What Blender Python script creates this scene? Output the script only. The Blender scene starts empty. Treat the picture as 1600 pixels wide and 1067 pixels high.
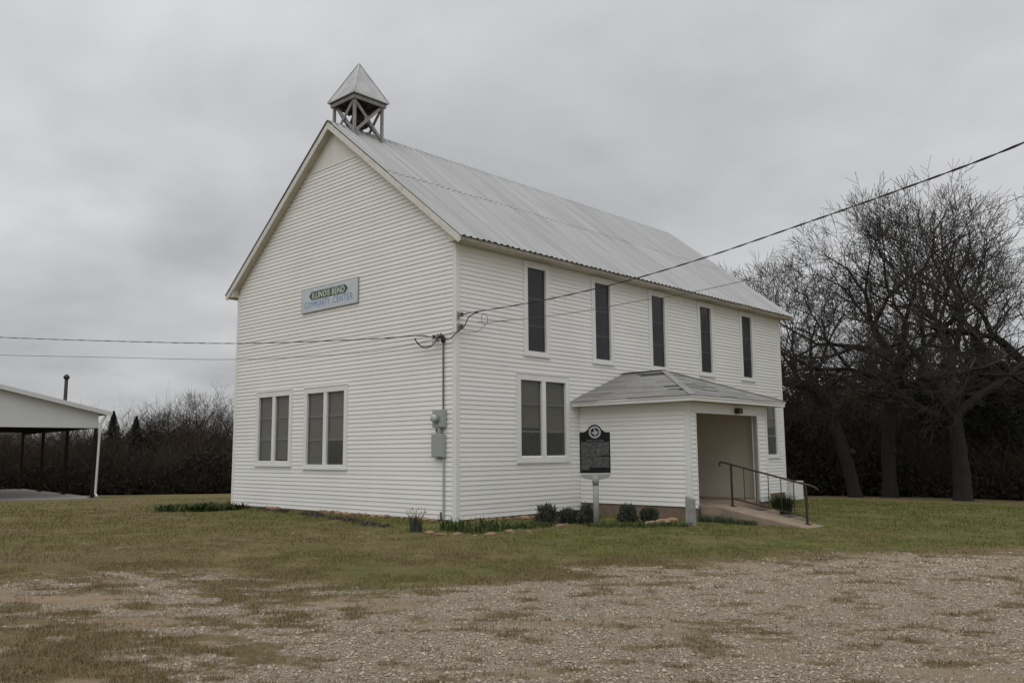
import bpy, math, random
import numpy as np
from mathutils import Vector, Matrix

R = math.radians
SC = bpy.context.scene
COL = SC.collection

# ------------------------------------------------------------------ camera
CP = np.array([13.22837, -12.36931, 1.39790])
YAW, PITCH, ROLL, FPX = -0.752522, 0.130305, -0.007686, 1323.2754
FW = np.array([math.sin(YAW)*math.cos(PITCH), math.cos(YAW)*math.cos(PITCH), math.sin(PITCH)])
_rt = np.array([math.cos(YAW), -math.sin(YAW), 0.0])
_up = np.cross(_rt, FW)
RT = math.cos(ROLL)*_rt + math.sin(ROLL)*_up
UP = -math.sin(ROLL)*_rt + math.cos(ROLL)*_up
cam = bpy.data.cameras.new('camera')
cam.sensor_width = 36.0
cam.lens = FPX/1600*36
cam.clip_start = 0.1
cam.clip_end = 3000
co = bpy.data.objects.new('camera', cam)
COL.objects.link(co)
m = Matrix.Identity(4)
for i in range(3):
    m[i][0] = RT[i]; m[i][1] = UP[i]; m[i][2] = -FW[i]; m[i][3] = CP[i]
co.matrix_world = m
SC.camera = co

# ------------------------------------------------------------------ sky and sun
SUN_EL, SUN_AZ = R(58), R(152)          # azimuth clockwise from +Y: from behind the viewer
world = bpy.data.worlds.new('World')
SC.world = world
world.use_nodes = True
wn = world.node_tree
for n in list(wn.nodes):
    wn.nodes.remove(n)
def N(nt, typ, **kw):
    n = nt.nodes.new(typ)
    for k, v in kw.items():
        if k == 'inp':
            for kk, vv in v.items():
                n.inputs[kk].default_value = vv
        else:
            setattr(n, k, v)
    return n
def L(nt, a, b):
    nt.links.new(a, b)
wo = N(wn, 'ShaderNodeOutputWorld')
sky = N(wn, 'ShaderNodeTexSky', sky_type='NISHITA')
sky.sun_disc = False
sky.sun_elevation = SUN_EL
sky.sun_rotation = SUN_AZ
b1 = N(wn, 'ShaderNodeBackground', inp={'Strength': 0.07})
L(wn, sky.outputs[0], b1.inputs['Color'])
tc = N(wn, 'ShaderNodeTexCoord')
sep = N(wn, 'ShaderNodeSeparateXYZ')
L(wn, tc.outputs['Generated'], sep.inputs[0])
mz = N(wn, 'ShaderNodeMath', operation='MAXIMUM', inp={1: 0.0})
L(wn, sep.outputs['Z'], mz.inputs[0])
az = N(wn, 'ShaderNodeMath', operation='ADD', inp={1: 0.22})
L(wn, mz.outputs[0], az.inputs[0])
dv = N(wn, 'ShaderNodeVectorMath', operation='DIVIDE')
L(wn, tc.outputs['Generated'], dv.inputs[0])
cx = N(wn, 'ShaderNodeCombineXYZ')
for k in range(3):
    L(wn, az.outputs[0], cx.inputs[k])
L(wn, cx.outputs[0], dv.inputs[1])
n1 = N(wn, 'ShaderNodeTexNoise', inp={'Scale': 0.95, 'Detail': 4.0, 'Roughness': 0.5, 'Distortion': 0.35})
n2 = N(wn, 'ShaderNodeTexNoise', inp={'Scale': 3.2, 'Detail': 4.0, 'Roughness': 0.5})
mp = N(wn, 'ShaderNodeMapping', inp={'Location': (0.3, 5.2, 1.4), 'Scale': (1, 1, 0.6)})
L(wn, dv.outputs[0], mp.inputs[0])
L(wn, mp.outputs[0], n1.inputs['Vector'])
L(wn, mp.outputs[0], n2.inputs['Vector'])
mx = N(wn, 'ShaderNodeMix', data_type='FLOAT', inp={0: 0.22})
L(wn, n1.outputs[0], mx.inputs[2]); L(wn, n2.outputs[0], mx.inputs[3])
cr = N(wn, 'ShaderNodeValToRGB')
cr.color_ramp.elements[0].position = 0.36; cr.color_ramp.elements[0].color = (0.445, 0.450, 0.465, 1)
cr.color_ramp.elements[1].position = 0.64; cr.color_ramp.elements[1].color = (0.685, 0.685, 0.690, 1)
e = cr.color_ramp.elements.new(0.5); e.color = (0.560, 0.563, 0.572, 1)
L(wn, mx.outputs[0], cr.inputs[0])
b2 = N(wn, 'ShaderNodeBackground', inp={'Strength': 1.0})
L(wn, cr.outputs[0], b2.inputs['Color'])
# overcast skies are brighter overhead than at the horizon
g1 = N(wn, 'ShaderNodeMath', operation='MULTIPLY_ADD', inp={1: 0.50, 2: 0.86})
L(wn, mz.outputs[0], g1.inputs[0]); L(wn, g1.outputs[0], b2.inputs['Strength'])
mw = N(wn, 'ShaderNodeMixShader', inp={0: 0.94})
L(wn, b1.outputs[0], mw.inputs[1]); L(wn, b2.outputs[0], mw.inputs[2])
L(wn, mw.outputs[0], wo.inputs['Surface'])

sl = bpy.data.lights.new('sun', 'SUN')
sl.energy = 0.95
sl.angle = R(70)
sl.color = (1.0, 0.975, 0.93)
so = bpy.data.objects.new('sun', sl)
COL.objects.link(so)
sd = Vector((math.sin(SUN_AZ)*math.cos(SUN_EL), math.cos(SUN_AZ)*math.cos(SUN_EL), math.sin(SUN_EL)))
so.rotation_euler = sd.to_track_quat('Z', 'Y').to_euler()
so.location = sd*60
SC.view_settings.view_transform = 'Standard'
SC.view_settings.look = 'None'
SC.view_settings.exposure = 0.08
SC.view_settings.gamma = 1.0
SC.view_settings.use_curve_mapping = False

# ------------------------------------------------------------------ helpers
ORG = {}                                   # world translation of each object (no parent is rotated)
def tag(o, label=None, cat=None, group=None, kind=None):
    if label: o['label'] = label
    if cat: o['category'] = cat
    if group: o['group'] = group
    if kind: o['kind'] = kind
    return o
def empty(name, loc, label=None, cat=None, group=None):
    o = bpy.data.objects.new(name, None)
    COL.objects.link(o)
    o.location = loc
    o.empty_display_size = 0.2
    ORG[o.name] = Vector(loc)
    return tag(o, label, cat, group)
def link(name, me, parent=None, world_m=None):
    o = bpy.data.objects.new(name, me)
    COL.objects.link(o)
    wm = world_m if world_m is not None else Matrix.Identity(4)
    if parent is not None:
        o.parent = parent
        wm = Matrix.Translation(-ORG[parent.name]) @ wm
    o.matrix_basis = wm
    ORG[o.name] = (world_m.to_translation() if world_m is not None else Vector((0, 0, 0)))
    return o
class MB:
    def __init__(s):
        s.v = []; s.f = []
    def add(s, vs, fs):
        b = len(s.v)
        s.v.extend([tuple(p) for p in vs])
        s.f.extend([tuple(b+i for i in f) for f in fs])
        return s
    def box(s, a, b):
        x0, y0, z0 = a; x1, y1, z1 = b
        return s.add([(x0,y0,z0),(x1,y0,z0),(x1,y1,z0),(x0,y1,z0),(x0,y0,z1),(x1,y0,z1),(x1,y1,z1),(x0,y1,z1)],
              [(0,3,2,1),(4,5,6,7),(0,1,5,4),(1,2,6,5),(2,3,7,6),(3,0,4,7)])
    def prism(s, pts, d):
        """pts: planar polygon (3-D), extruded by vector d"""
        n = len(pts); d = Vector(d)
        vs = [Vector(p) for p in pts]; vs += [p+d for p in vs]
        fs = [tuple(range(n-1, -1, -1)), tuple(range(n, 2*n))]
        fs += [(i, (i+1) % n, n+(i+1) % n, n+i) for i in range(n)]
        return s.add(vs, fs)
    def bar(s, p, q, w, h=None, up=(0, 0, 1)):
        """rectangular bar from p to q"""
        h = h or w
        p = Vector(p); q = Vector(q); d = (q-p).normalized()
        a = d.cross(Vector(up))
        if a.length < 1e-4: a = d.cross(Vector((1, 0, 0)))
        a.normalize(); b = a.cross(d)
        a *= w/2; b *= h/2
        return s.add([p-a-b, p+a-b, p+a+b, p-a+b, q-a-b, q+a-b, q+a+b, q-a+b],
              [(0,3,2,1),(4,5,6,7),(0,1,5,4),(1,2,6,5),(2,3,7,6),(3,0,4,7)])
    def tube(s, pts, rad, n=8, cap=True):
        pts = [Vector(p) for p in pts]
        if not hasattr(rad, '__len__'): rad = [rad]*len(pts)
        vs = []; fs = []; ref = None
        for i, p in enumerate(pts):
            d = (pts[min(i+1, len(pts)-1)]-pts[max(i-1, 0)]).normalized()
            if ref is None:
                ref = d.cross(Vector((0, 0, 1)))
                if ref.length < 1e-3: ref = d.cross(Vector((1, 0, 0)))
            a = (ref-d*ref.dot(d)).normalized(); ref = a
            b = d.cross(a)
            for k in range(n):
                t = 2*math.pi*k/n
                vs.append(p+(a*math.cos(t)+b*math.sin(t))*rad[i])
        for i in range(len(pts)-1):
            for k in range(n):
                k2 = (k+1) % n
                fs.append((i*n+k, i*n+k2, (i+1)*n+k2, (i+1)*n+k))
        if cap:
            fs.append(tuple(range(n-1, -1, -1))); fs.append(tuple((len(pts)-1)*n+k for k in range(n)))
        return s.add(vs, fs)
    def lathe(s, c, prof, n=16):
        """prof: list of (r, z) about vertical axis through c"""
        c = Vector(c); vs = []; fs = []
        for r, z in prof:
            for k in range(n):
                t = 2*math.pi*k/n
                vs.append(c+Vector((r*math.cos(t), r*math.sin(t), z)))
        for i in range(len(prof)-1):
            for k in range(n):
                k2 = (k+1) % n
                fs.append((i*n+k, i*n+k2, (i+1)*n+k2, (i+1)*n+k))
        fs.append(tuple(range(n-1, -1, -1))); fs.append(tuple((len(prof)-1)*n+k for k in range(n)))
        return s.add(vs, fs)
    def mesh(s, name, mat, c=(0, 0, 0), smooth=False):
        me = bpy.data.meshes.new(name)
        cx_, cy_, cz_ = c
        me.from_pydata([(x-cx_, y-cy_, z-cz_) for x, y, z in s.v], [], s.f)
        me.materials.append(mat)
        if smooth:
            me.polygons.foreach_set('use_smooth', [True]*len(me.polygons))
        me.update()
        return me
    def build(s, name, mat, parent=None, smooth=False, bevel=0.0):
        a = np.array(s.v, float)
        c = (a.min(0)+a.max(0))/2
        c[2] = a[:, 2].min()
        me = s.mesh(name, mat, c, smooth)
        o = link(name, me, parent, Matrix.Translation(Vector(c)))
        if bevel:
            bv = o.modifiers.new('bevel', 'BEVEL'); bv.width = bevel; bv.segments = 2; bv.limit_method = 'ANGLE'
        return o
def fast_mesh(name, verts, faces, mat, smooth=False):
    """numpy verts (n,3), faces (m,k)"""
    me = bpy.data.meshes.new(name)
    k = faces.shape[1]
    me.vertices.add(len(verts)); me.vertices.foreach_set('co', np.ascontiguousarray(verts, np.float32).ravel())
    me.loops.add(faces.size); me.loops.foreach_set('vertex_index', np.ascontiguousarray(faces, np.int32).ravel())
    me.polygons.add(len(faces))
    me.polygons.foreach_set('loop_start', np.arange(0, faces.size, k, dtype=np.int32))
    if smooth: me.polygons.foreach_set('use_smooth', np.ones(len(faces), bool))
    me.materials.append(mat)
    me.update(calc_edges=True)
    return me

# value noise for terrain masks
_rs = np.random.RandomState(7)
_LAT = _rs.rand(256, 256)
def vnoise(x, y):
    xi = np.floor(x).astype(int); yi = np.floor(y).astype(int)
    fx = x-xi; fy = y-yi
    fx = fx*fx*(3-2*fx); fy = fy*fy*(3-2*fy)
    a = _LAT[xi % 256, yi % 256]; b = _LAT[(xi+1) % 256, yi % 256]
    c = _LAT[xi % 256, (yi+1) % 256]; d = _LAT[(xi+1) % 256, (yi+1) % 256]
    return (a*(1-fx)+b*fx)*(1-fy)+(c*(1-fx)+d*fx)*fy
def fbm(x, y, o=4):
    s = 0; a = 0.5; t = 0
    for i in range(o):
        s = s+a*vnoise(x*2**i+17.3*i, y*2**i+5.1*i); t += a; a *= 0.5
    return s/t
def sstep(a, b, x):
    t = np.clip((x-a)/(b-a), 0, 1)
    return t*t*(3-2*t)
def terrain(x, y):
    x = np.asarray(x, float); y = np.asarray(y, float)
    D = np.hypot(x-CP[0], y-CP[1])
    def sp(v, k): return np.log1p(np.exp(np.clip(v/k, -30, 30)))*k
    z = -0.02-0.012*np.minimum(sp(y, 0.8), 30)-0.02*np.minimum(sp(x-0.3, 0.5), 13)
    z = z-0.030*np.minimum(sp(D-30, 2.0), 45)
    z = z+0.05*(fbm(x*0.35, y*0.35, 3)-0.5)*sstep(1.0, 5, np.maximum(np.maximum(-x-9.3, x-5.5), np.maximum(-y, y-16)))
    return z
def tz(x, y): return float(terrain(x, y))
def ray(px, py):
    return FW+RT*(px-800)/FPX-UP*(py-533.5)/FPX
def ground_at(px, py):
    d = ray(px, py); t = 5.0
    for _ in range(4000):
        p = CP+d*t
        if p[2] < tz(p[0], p[1]): break
        t += 0.02
    return Vector((p[0], p[1], tz(p[0], p[1])))
def at_dist(px, py, D):
    d = ray(px, py); return Vector(CP+d*D/math.hypot(d[0], d[1]))
def spot(px, D):
    p = at_dist(px, 700, D); return Vector((p.x, p.y, tz(p.x, p.y)))

# ------------------------------------------------------------------ materials
def mat(name, col, rough=0.7, metal=0.0, spec=0.5, var=0.0, nscale=6.0, namt=0.0, ncol=None, bump=0.0, bscale=40.0, coord='pos', stretch=(1, 1, 1), detail=5.0, ramp=(0.4, 0.65)):
    """principled base with object-random tone and a noise blend to ncol in world position"""
    mt = bpy.data.materials.new(name); mt.use_nodes = True
    nt = mt.node_tree; bs = nt.nodes['Principled BSDF']
    bs.inputs['Roughness'].default_value = rough; bs.inputs['Metallic'].default_value = metal
    bs.inputs['Specular IOR Level'].default_value = spec
    c = N(nt, 'ShaderNodeRGB'); c.outputs[0].default_value = (*col, 1)
    out = c.outputs[0]
    if coord == 'pos':
        g = N(nt, 'ShaderNodeNewGeometry'); vec = g.outputs['Position']
    else:
        g = N(nt, 'ShaderNodeTexCoord'); vec = g.outputs['Object']
    mpn = N(nt, 'ShaderNodeMapping', inp={'Scale': stretch}); L(nt, vec, mpn.inputs[0]); vec = mpn.outputs[0]
    if namt:
        nz = N(nt, 'ShaderNodeTexNoise', inp={'Scale': nscale, 'Detail': detail, 'Roughness': 0.6})
        L(nt, vec, nz.inputs['Vector'])
        mr = N(nt, 'ShaderNodeMapRange', inp={1: ramp[0], 2: ramp[1], 3: 0.0, 4: namt}); L(nt, nz.outputs[0], mr.inputs[0])
        mxn = N(nt, 'ShaderNodeMix', data_type='RGBA')
        mxn.inputs[7].default_value = (*(ncol or col), 1)
        L(nt, mr.outputs[0], mxn.inputs[0]); L(nt, out, mxn.inputs[6]); out = mxn.outputs[2]
    if var:
        oi = N(nt, 'ShaderNodeObjectInfo')
        mr = N(nt, 'ShaderNodeMapRange', inp={3: 1-var, 4: 1+var}); L(nt, oi.outputs['Random'], mr.inputs[0])
        hv = N(nt, 'ShaderNodeHueSaturation'); L(nt, mr.outputs[0], hv.inputs['Value']); L(nt, out, hv.inputs['Color']); out = hv.outputs[0]
    L(nt, out, bs.inputs['Base Color'])
    if bump:
        nb = N(nt, 'ShaderNodeTexNoise', inp={'Scale': bscale, 'Detail': 4.0}); L(nt, vec, nb.inputs['Vector'])
        bp = N(nt, 'ShaderNodeBump', inp={'Strength': bump, 'Distance': 0.02}); L(nt, nb.outputs[0], bp.inputs['Height'])
        L(nt, bp.outputs[0], bs.inputs['Normal'])
    return mt
M = {}
M['siding'] = mat('white_siding', (0.80, 0.80, 0.783), 0.5, var=0.03, nscale=0.6, namt=0.32, ncol=(0.68, 0.665, 0.62), stretch=(1.0, 1.0, 0.8), bump=0.06, bscale=14)
M['trim'] = mat('white_trim', (0.76, 0.765, 0.75), 0.5, nscale=2.0, namt=0.25, ncol=(0.62, 0.61, 0.57))
M['sheath'] = mat('sheathing', (0.5, 0.48, 0.44), 0.8)
M['panel'] = mat('gable_panel', (0.74, 0.73, 0.70), 0.6, nscale=1.5, namt=0.4, ncol=(0.60, 0.58, 0.54), stretch=(3, 1, 0.6))
M['rake'] = mat('weathered_rake', (0.66, 0.65, 0.60), 0.7, nscale=5, namt=0.55, ncol=(0.36, 0.34, 0.29), ramp=(0.5, 0.75))
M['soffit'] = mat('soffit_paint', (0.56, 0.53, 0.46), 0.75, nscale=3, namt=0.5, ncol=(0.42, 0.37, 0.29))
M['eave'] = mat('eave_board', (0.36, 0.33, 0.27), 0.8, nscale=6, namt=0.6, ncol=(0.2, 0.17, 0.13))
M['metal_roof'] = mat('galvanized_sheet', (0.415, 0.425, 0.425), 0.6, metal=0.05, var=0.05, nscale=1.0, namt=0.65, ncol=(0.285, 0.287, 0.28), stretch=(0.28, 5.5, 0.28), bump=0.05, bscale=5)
M['cap_metal'] = mat('roof_cap', (0.24, 0.245, 0.25), 0.6, metal=0.1, nscale=3, namt=0.5, ncol=(0.17, 0.17, 0.17))
M['belfry_roof'] = mat('belfry_sheet', (0.50, 0.515, 0.52), 0.5, metal=0.1, nscale=2.2, namt=0.7, ncol=(0.33, 0.325, 0.32))
M['old_wood'] = mat('weathered_wood', (0.31, 0.305, 0.29), 0.85, nscale=7, namt=0.7, ncol=(0.17, 0.155, 0.135), stretch=(3, 3, 0.8), bump=0.2)
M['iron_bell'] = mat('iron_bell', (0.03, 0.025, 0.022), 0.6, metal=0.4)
M['shade'] = mat('window_shade', (0.55, 0.53, 0.46), 0.9, nscale=2, namt=0.3, ncol=(0.44, 0.42, 0.35))
M['sash'] = mat('sash_bar', (0.72, 0.72, 0.70), 0.6)
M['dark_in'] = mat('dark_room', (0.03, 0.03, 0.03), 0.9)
M['shingle'] = mat('asphalt_shingle', (0.27, 0.268, 0.258), 0.95, var=0.16, nscale=30, namt=0.5, ncol=(0.17, 0.17, 0.165), bump=0.3, bscale=120)
M['felt'] = mat('roof_felt', (0.05, 0.047, 0.043), 0.95)
M['beige'] = mat('porch_beige', (0.68, 0.63, 0.54), 0.8, nscale=1.4, namt=0.35, ncol=(0.60, 0.55, 0.47))
M['concrete'] = mat('ramp_concrete', (0.29, 0.228, 0.165), 0.9, nscale=3, namt=0.8, ncol=(0.20, 0.162, 0.12), bump=0.15, bscale=60)
M['slabstone'] = mat('grey_stone', (0.31, 0.31, 0.29), 0.9, nscale=9, namt=0.6, ncol=(0.19, 0.19, 0.175), bump=0.3, bscale=50)
M['foundation'] = mat('foundation', (0.22, 0.16, 0.12), 0.95, nscale=5, namt=0.7, ncol=(0.14, 0.10, 0.075), bump=0.3)
M['iron'] = mat('rail_iron', (0.035, 0.027, 0.022), 0.55, metal=0.3, nscale=18, namt=0.6, ncol=(0.09, 0.045, 0.025))
M['grey_box'] = mat('meter_grey', (0.36, 0.385, 0.39), 0.45, metal=0.2, nscale=6, namt=0.3, ncol=(0.29, 0.31, 0.31))
M['conduit'] = mat('conduit', (0.17, 0.16, 0.145), 0.5, metal=0.5)
M['pale_conduit'] = mat('pale_conduit', (0.42, 0.43, 0.42), 0.5, metal=0.2)
M['glass_dome'] = mat('meter_glass', (0.42, 0.45, 0.46), 0.12, spec=0.8)
M['cable'] = mat('black_cable', (0.02, 0.02, 0.02), 0.6)
M['cable2'] = mat('grey_cable', (0.06, 0.06, 0.058), 0.6)
M['porcelain'] = mat('porcelain', (0.05, 0.045, 0.045), 0.3)
M['alum'] = mat('cast_aluminium', (0.30, 0.305, 0.295), 0.65, metal=0.0, nscale=14, namt=0.4, ncol=(0.24, 0.25, 0.25))
M['plaque'] = mat('plaque_black', (0.008, 0.008, 0.009), 0.6, spec=0.2)
M['letter_grey'] = mat('raised_grey', (0.34, 0.35, 0.35), 0.5)
M['sign_board'] = mat('sign_board', (0.56, 0.61, 0.66), 0.55, nscale=3, namt=0.4, ncol=(0.44, 0.45, 0.45))
M['sign_green'] = mat('sign_green', (0.035, 0.085, 0.045), 0.6, nscale=12, namt=0.4, ncol=(0.09, 0.14, 0.085))
M['sign_white'] = mat('sign_white', (0.66, 0.70, 0.64), 0.6, nscale=14, namt=0.5, ncol=(0.48, 0.52, 0.46))
M['sign_blue'] = mat('sign_blue', (0.18, 0.31, 0.52), 0.6, nscale=10, namt=0.4, ncol=(0.27, 0.38, 0.52))
M['rock'] = mat('sandstone', (0.32, 0.20, 0.125), 0.9, var=0.35, nscale=11, namt=0.6, ncol=(0.27, 0.19, 0.14), bump=0.4, bscale=30)
M['pav_white'] = mat('pavilion_sheet', (0.62, 0.64, 0.64), 0.5, metal=0.05, nscale=1.2, namt=0.25, ncol=(0.55, 0.56, 0.56))
M['pav_roof'] = mat('pavilion_roof', (0.52, 0.54, 0.55), 0.45, metal=0.2)
M['pav_post'] = mat('pavilion_post', (0.022, 0.015, 0.012), 0.8, spec=0.2)
M['pale_slab'] = mat('pale_concrete', (0.34, 0.32, 0.295), 0.9, nscale=2, namt=0.4, ncol=(0.34, 0.33, 0.31))
M['pole_wood'] = mat('pole_wood', (0.055, 0.047, 0.04), 0.9, nscale=8, namt=0.5, ncol=(0.03, 0.025, 0.02))
M['bark'] = mat('oak_bark', (0.024, 0.019, 0.016), 0.95, nscale=5, namt=0.7, ncol=(0.011, 0.009, 0.008), bump=1.0, bscale=11, stretch=(1, 1, 0.25))
M['twig'] = mat('twigs', (0.046, 0.039, 0.031), 0.95)
M['twig_pale'] = mat('pale_twigs', (0.12, 0.105, 0.088), 0.95)
M['brush'] = mat('brush', (0.060, 0.043, 0.031), 0.95, nscale=0.35, namt=0.8, ncol=(0.030, 0.024, 0.018))
M['cedar'] = mat('cedar_foliage', (0.022, 0.027, 0.015), 0.9, nscale=0.8, namt=0.7, ncol=(0.036, 0.030, 0.020))
M['undergrowth'] = mat('undergrowth', (0.030, 0.026, 0.017), 0.9, nscale=0.45, namt=0.9, ncol=(0.020, 0.024, 0.013))
M['leaf_dark'] = mat('shrub_leaf', (0.045, 0.058, 0.038), 0.8, nscale=9, namt=0.8, ncol=(0.10, 0.112, 0.075))
M['leaf_green'] = mat('iris_leaf', (0.062, 0.088, 0.028), 0.85, nscale=14, namt=0.6, ncol=(0.034, 0.050, 0.018), spec=0.2)
M['leaf_fern'] = mat('fern_leaf', (0.035, 0.06, 0.024), 0.7, nscale=14, namt=0.5, ncol=(0.06, 0.085, 0.035))
M['straw'] = mat('seed_heads', (0.30, 0.27, 0.17), 0.9)
M['dead'] = mat('dead_stalks', (0.085, 0.070, 0.055), 0.95)
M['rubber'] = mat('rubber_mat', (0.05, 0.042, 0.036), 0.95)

def screen_mat(name, see, col):
    """insect screen over glass: part of the light passes, the rest is dark mesh with a sheen"""
    mt = bpy.data.materials.new(name); mt.use_nodes = True
    nt = mt.node_tree; bs = nt.nodes['Principled BSDF']; out = nt.nodes['Material Output']
    bs.inputs['Base Color'].default_value = (*col, 1); bs.inputs['Roughness'].default_value = 0.12
    tr = N(nt, 'ShaderNodeBsdfTransparent'); mxs = N(nt, 'ShaderNodeMixShader', inp={0: see})
    g = N(nt, 'ShaderNodeNewGeometry'); nz = N(nt, 'ShaderNodeTexNoise', inp={'Scale': 1.3, 'Detail': 2.0}); L(nt, g.outputs['Position'], nz.inputs['Vector'])
    bp = N(nt, 'ShaderNodeBump', inp={'Strength': 0.12, 'Distance': 0.05}); L(nt, nz.outputs[0], bp.inputs['Height']); L(nt, bp.outputs[0], bs.inputs['Normal'])
    L(nt, bs.outputs[0], mxs.inputs[1]); L(nt, tr.outputs[0], mxs.inputs[2]); L(nt, mxs.outputs[0], out.inputs['Surface'])
    return mt
M['pane_low'] = screen_mat('screened_glass', 0.60, (0.10, 0.10, 0.094))
M['pane_up'] = screen_mat('dark_glass', 0.45, (0.040, 0.041, 0.044))

# ------------------------------------------------------------------ ground sheet
# gravel car park: world-space outline of its edge against the lawn
_edge = [ground_at(*q) for q in ((-250, 930), (0, 905), (180, 893), (330, 890), (480, 905), (590, 928), (700, 925), (760, 908), (880, 892), (1000, 880), (1250, 866), (1600, 859), (2000, 858))]
EDGE = np.array([(p.x, p.y) for p in _edge])
def edge_dist(x, y):
    """signed distance: positive on the gravel (camera) side"""
    x = np.asarray(x, float); y = np.asarray(y, float)
    best = np.full(x.shape, 1e9); sg = np.zeros(x.shape)
    for a, b in zip(EDGE[:-1], EDGE[1:]):
        d = b-a; t = np.clip(((x-a[0])*d[0]+(y-a[1])*d[1])/(d@d), 0, 1)
        qx = a[0]+t*d[0]-x; qy = a[1]+t*d[1]-y
        dist = np.hypot(qx, qy); cr_ = d[0]*(y-a[1])-d[1]*(x-a[0])
        u = dist < best; best = np.where(u, dist, best); sg = np.where(u, -np.sign(cr_), sg)
    return best*sg
_st = [ground_at(*q) for q in ((430, 797), (500, 806), (570, 818), (640, 828))]
_sx = np.array([p.x for p in _st]); _sy = np.array([p.y for p in _st])
def strip_y(x): return np.interp(x, _sx, _sy)+0.08*np.sin(np.asarray(x)*2.3)
def masks(x, y):
    """gravel, bare dirt, green (0..1) at world positions"""
    x = np.asarray(x, float); y = np.asarray(y, float)
    ed = edge_dist(x, y)
    # streaks run across the view, as tyres left them
    u = x*0.73+y*0.683; w = -x*0.683+y*0.73
    n = fbm(u*0.55, w*1.1, 4); nf = fbm(u*3.4+9, w*6.0+4, 4); nm = fbm(u*1.6+40, w*3.0+14, 4)
    left = sstep(8.6, 6.0, x+0.35*(y+8))            # the western half is overgrown
    lawn_in = sstep(1.5, 4.0, ed+2.0*(n-0.5))*left*sstep(8.8, 7.2, x)     # grass coming back at the near left
    g = sstep(-0.4, 0.9, ed+1.6*(n-0.5)+1.5*(nf-0.5))
    dens = 0.98-0.44*left-0.16*lawn_in
    g = g*sstep(0.0, 0.22, dens-1+0.06+nf*0.62+nm*0.50-0.02)
    g = g*(1-0.70*sstep(0.54, 0.68, fbm(u*3.6+71, w*7.0+23, 4)))
    dirt = sstep(0.55, 0.66, fbm(u*0.9+31, w*1.8+12, 4)-0.07+0.10*left)*sstep(-0.8, 0.8, ed)*0.9
    g = g*(1-0.6*dirt*(0.4+nf))
    dirt = np.maximum(dirt, 0.30*sstep(0.60, 0.80, fbm(u*0.7+3, w*1.6+52, 3))*sstep(-5.0, -1.0, ed))
    # worn soil strip in front of the gable wall
    soil = np.exp(-((y-strip_y(x))/0.20)**2)*sstep(-8.8, -8.0, x)*sstep(0.6, -1.0, x)*sstep(0.34, 0.52, nm)
    near = np.maximum(np.maximum(-9.3-x, x-3.6), np.maximum(-y, y-16))
    green = np.clip(0.25+0.75*sstep(3.4, 0.3, near)+0.9*(fbm(x*0.4+8, y*0.4, 3)-0.5), 0, 1)
    green = np.maximum(green, 0.8*sstep(8.5, 4.0, near)*sstep(2.0, 6.0, y)*sstep(2.0, 4.0, x))
    green = np.maximum(green, 0.85*sstep(-3.5, -1.0, ed)*sstep(-0.2, -0.8, ed)*sstep(3, 6, x))
    green = green*(1-0.8*sstep(-0.6, 0.6, ed))
    return g, np.clip(dirt, 0, 1), green, np.clip(soil, 0, 1)
def axis(lo, hi, step, far):
    a = list(np.arange(lo, hi+1e-6, step)); s = step; v = hi
    while v < far: s *= 1.25; v += s; a.append(v)
    s = step; v = lo; pre = []
    while v > -far: s *= 1.25; v -= s; pre.append(v)
    return np.array(pre[::-1]+a)
gx = axis(-10, 15, 0.10, 900); gy = axis(-12.5, 6, 0.10, 900)
GX, GY = np.meshgrid(gx, gy, indexing='ij')
GZ = terrain(GX, GY)
gm, dm, grm, sm_ = masks(GX, GY)
GZ = GZ-0.015*gm*(np.hypot(GX-CP[0], GY-CP[1]) < 30)
nx, ny = GX.shape
idx = np.arange(nx*ny).reshape(nx, ny)
fc = np.stack([idx[:-1, :-1], idx[1:, :-1], idx[1:, 1:], idx[:-1, 1:]], -1).reshape(-1, 4)
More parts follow.
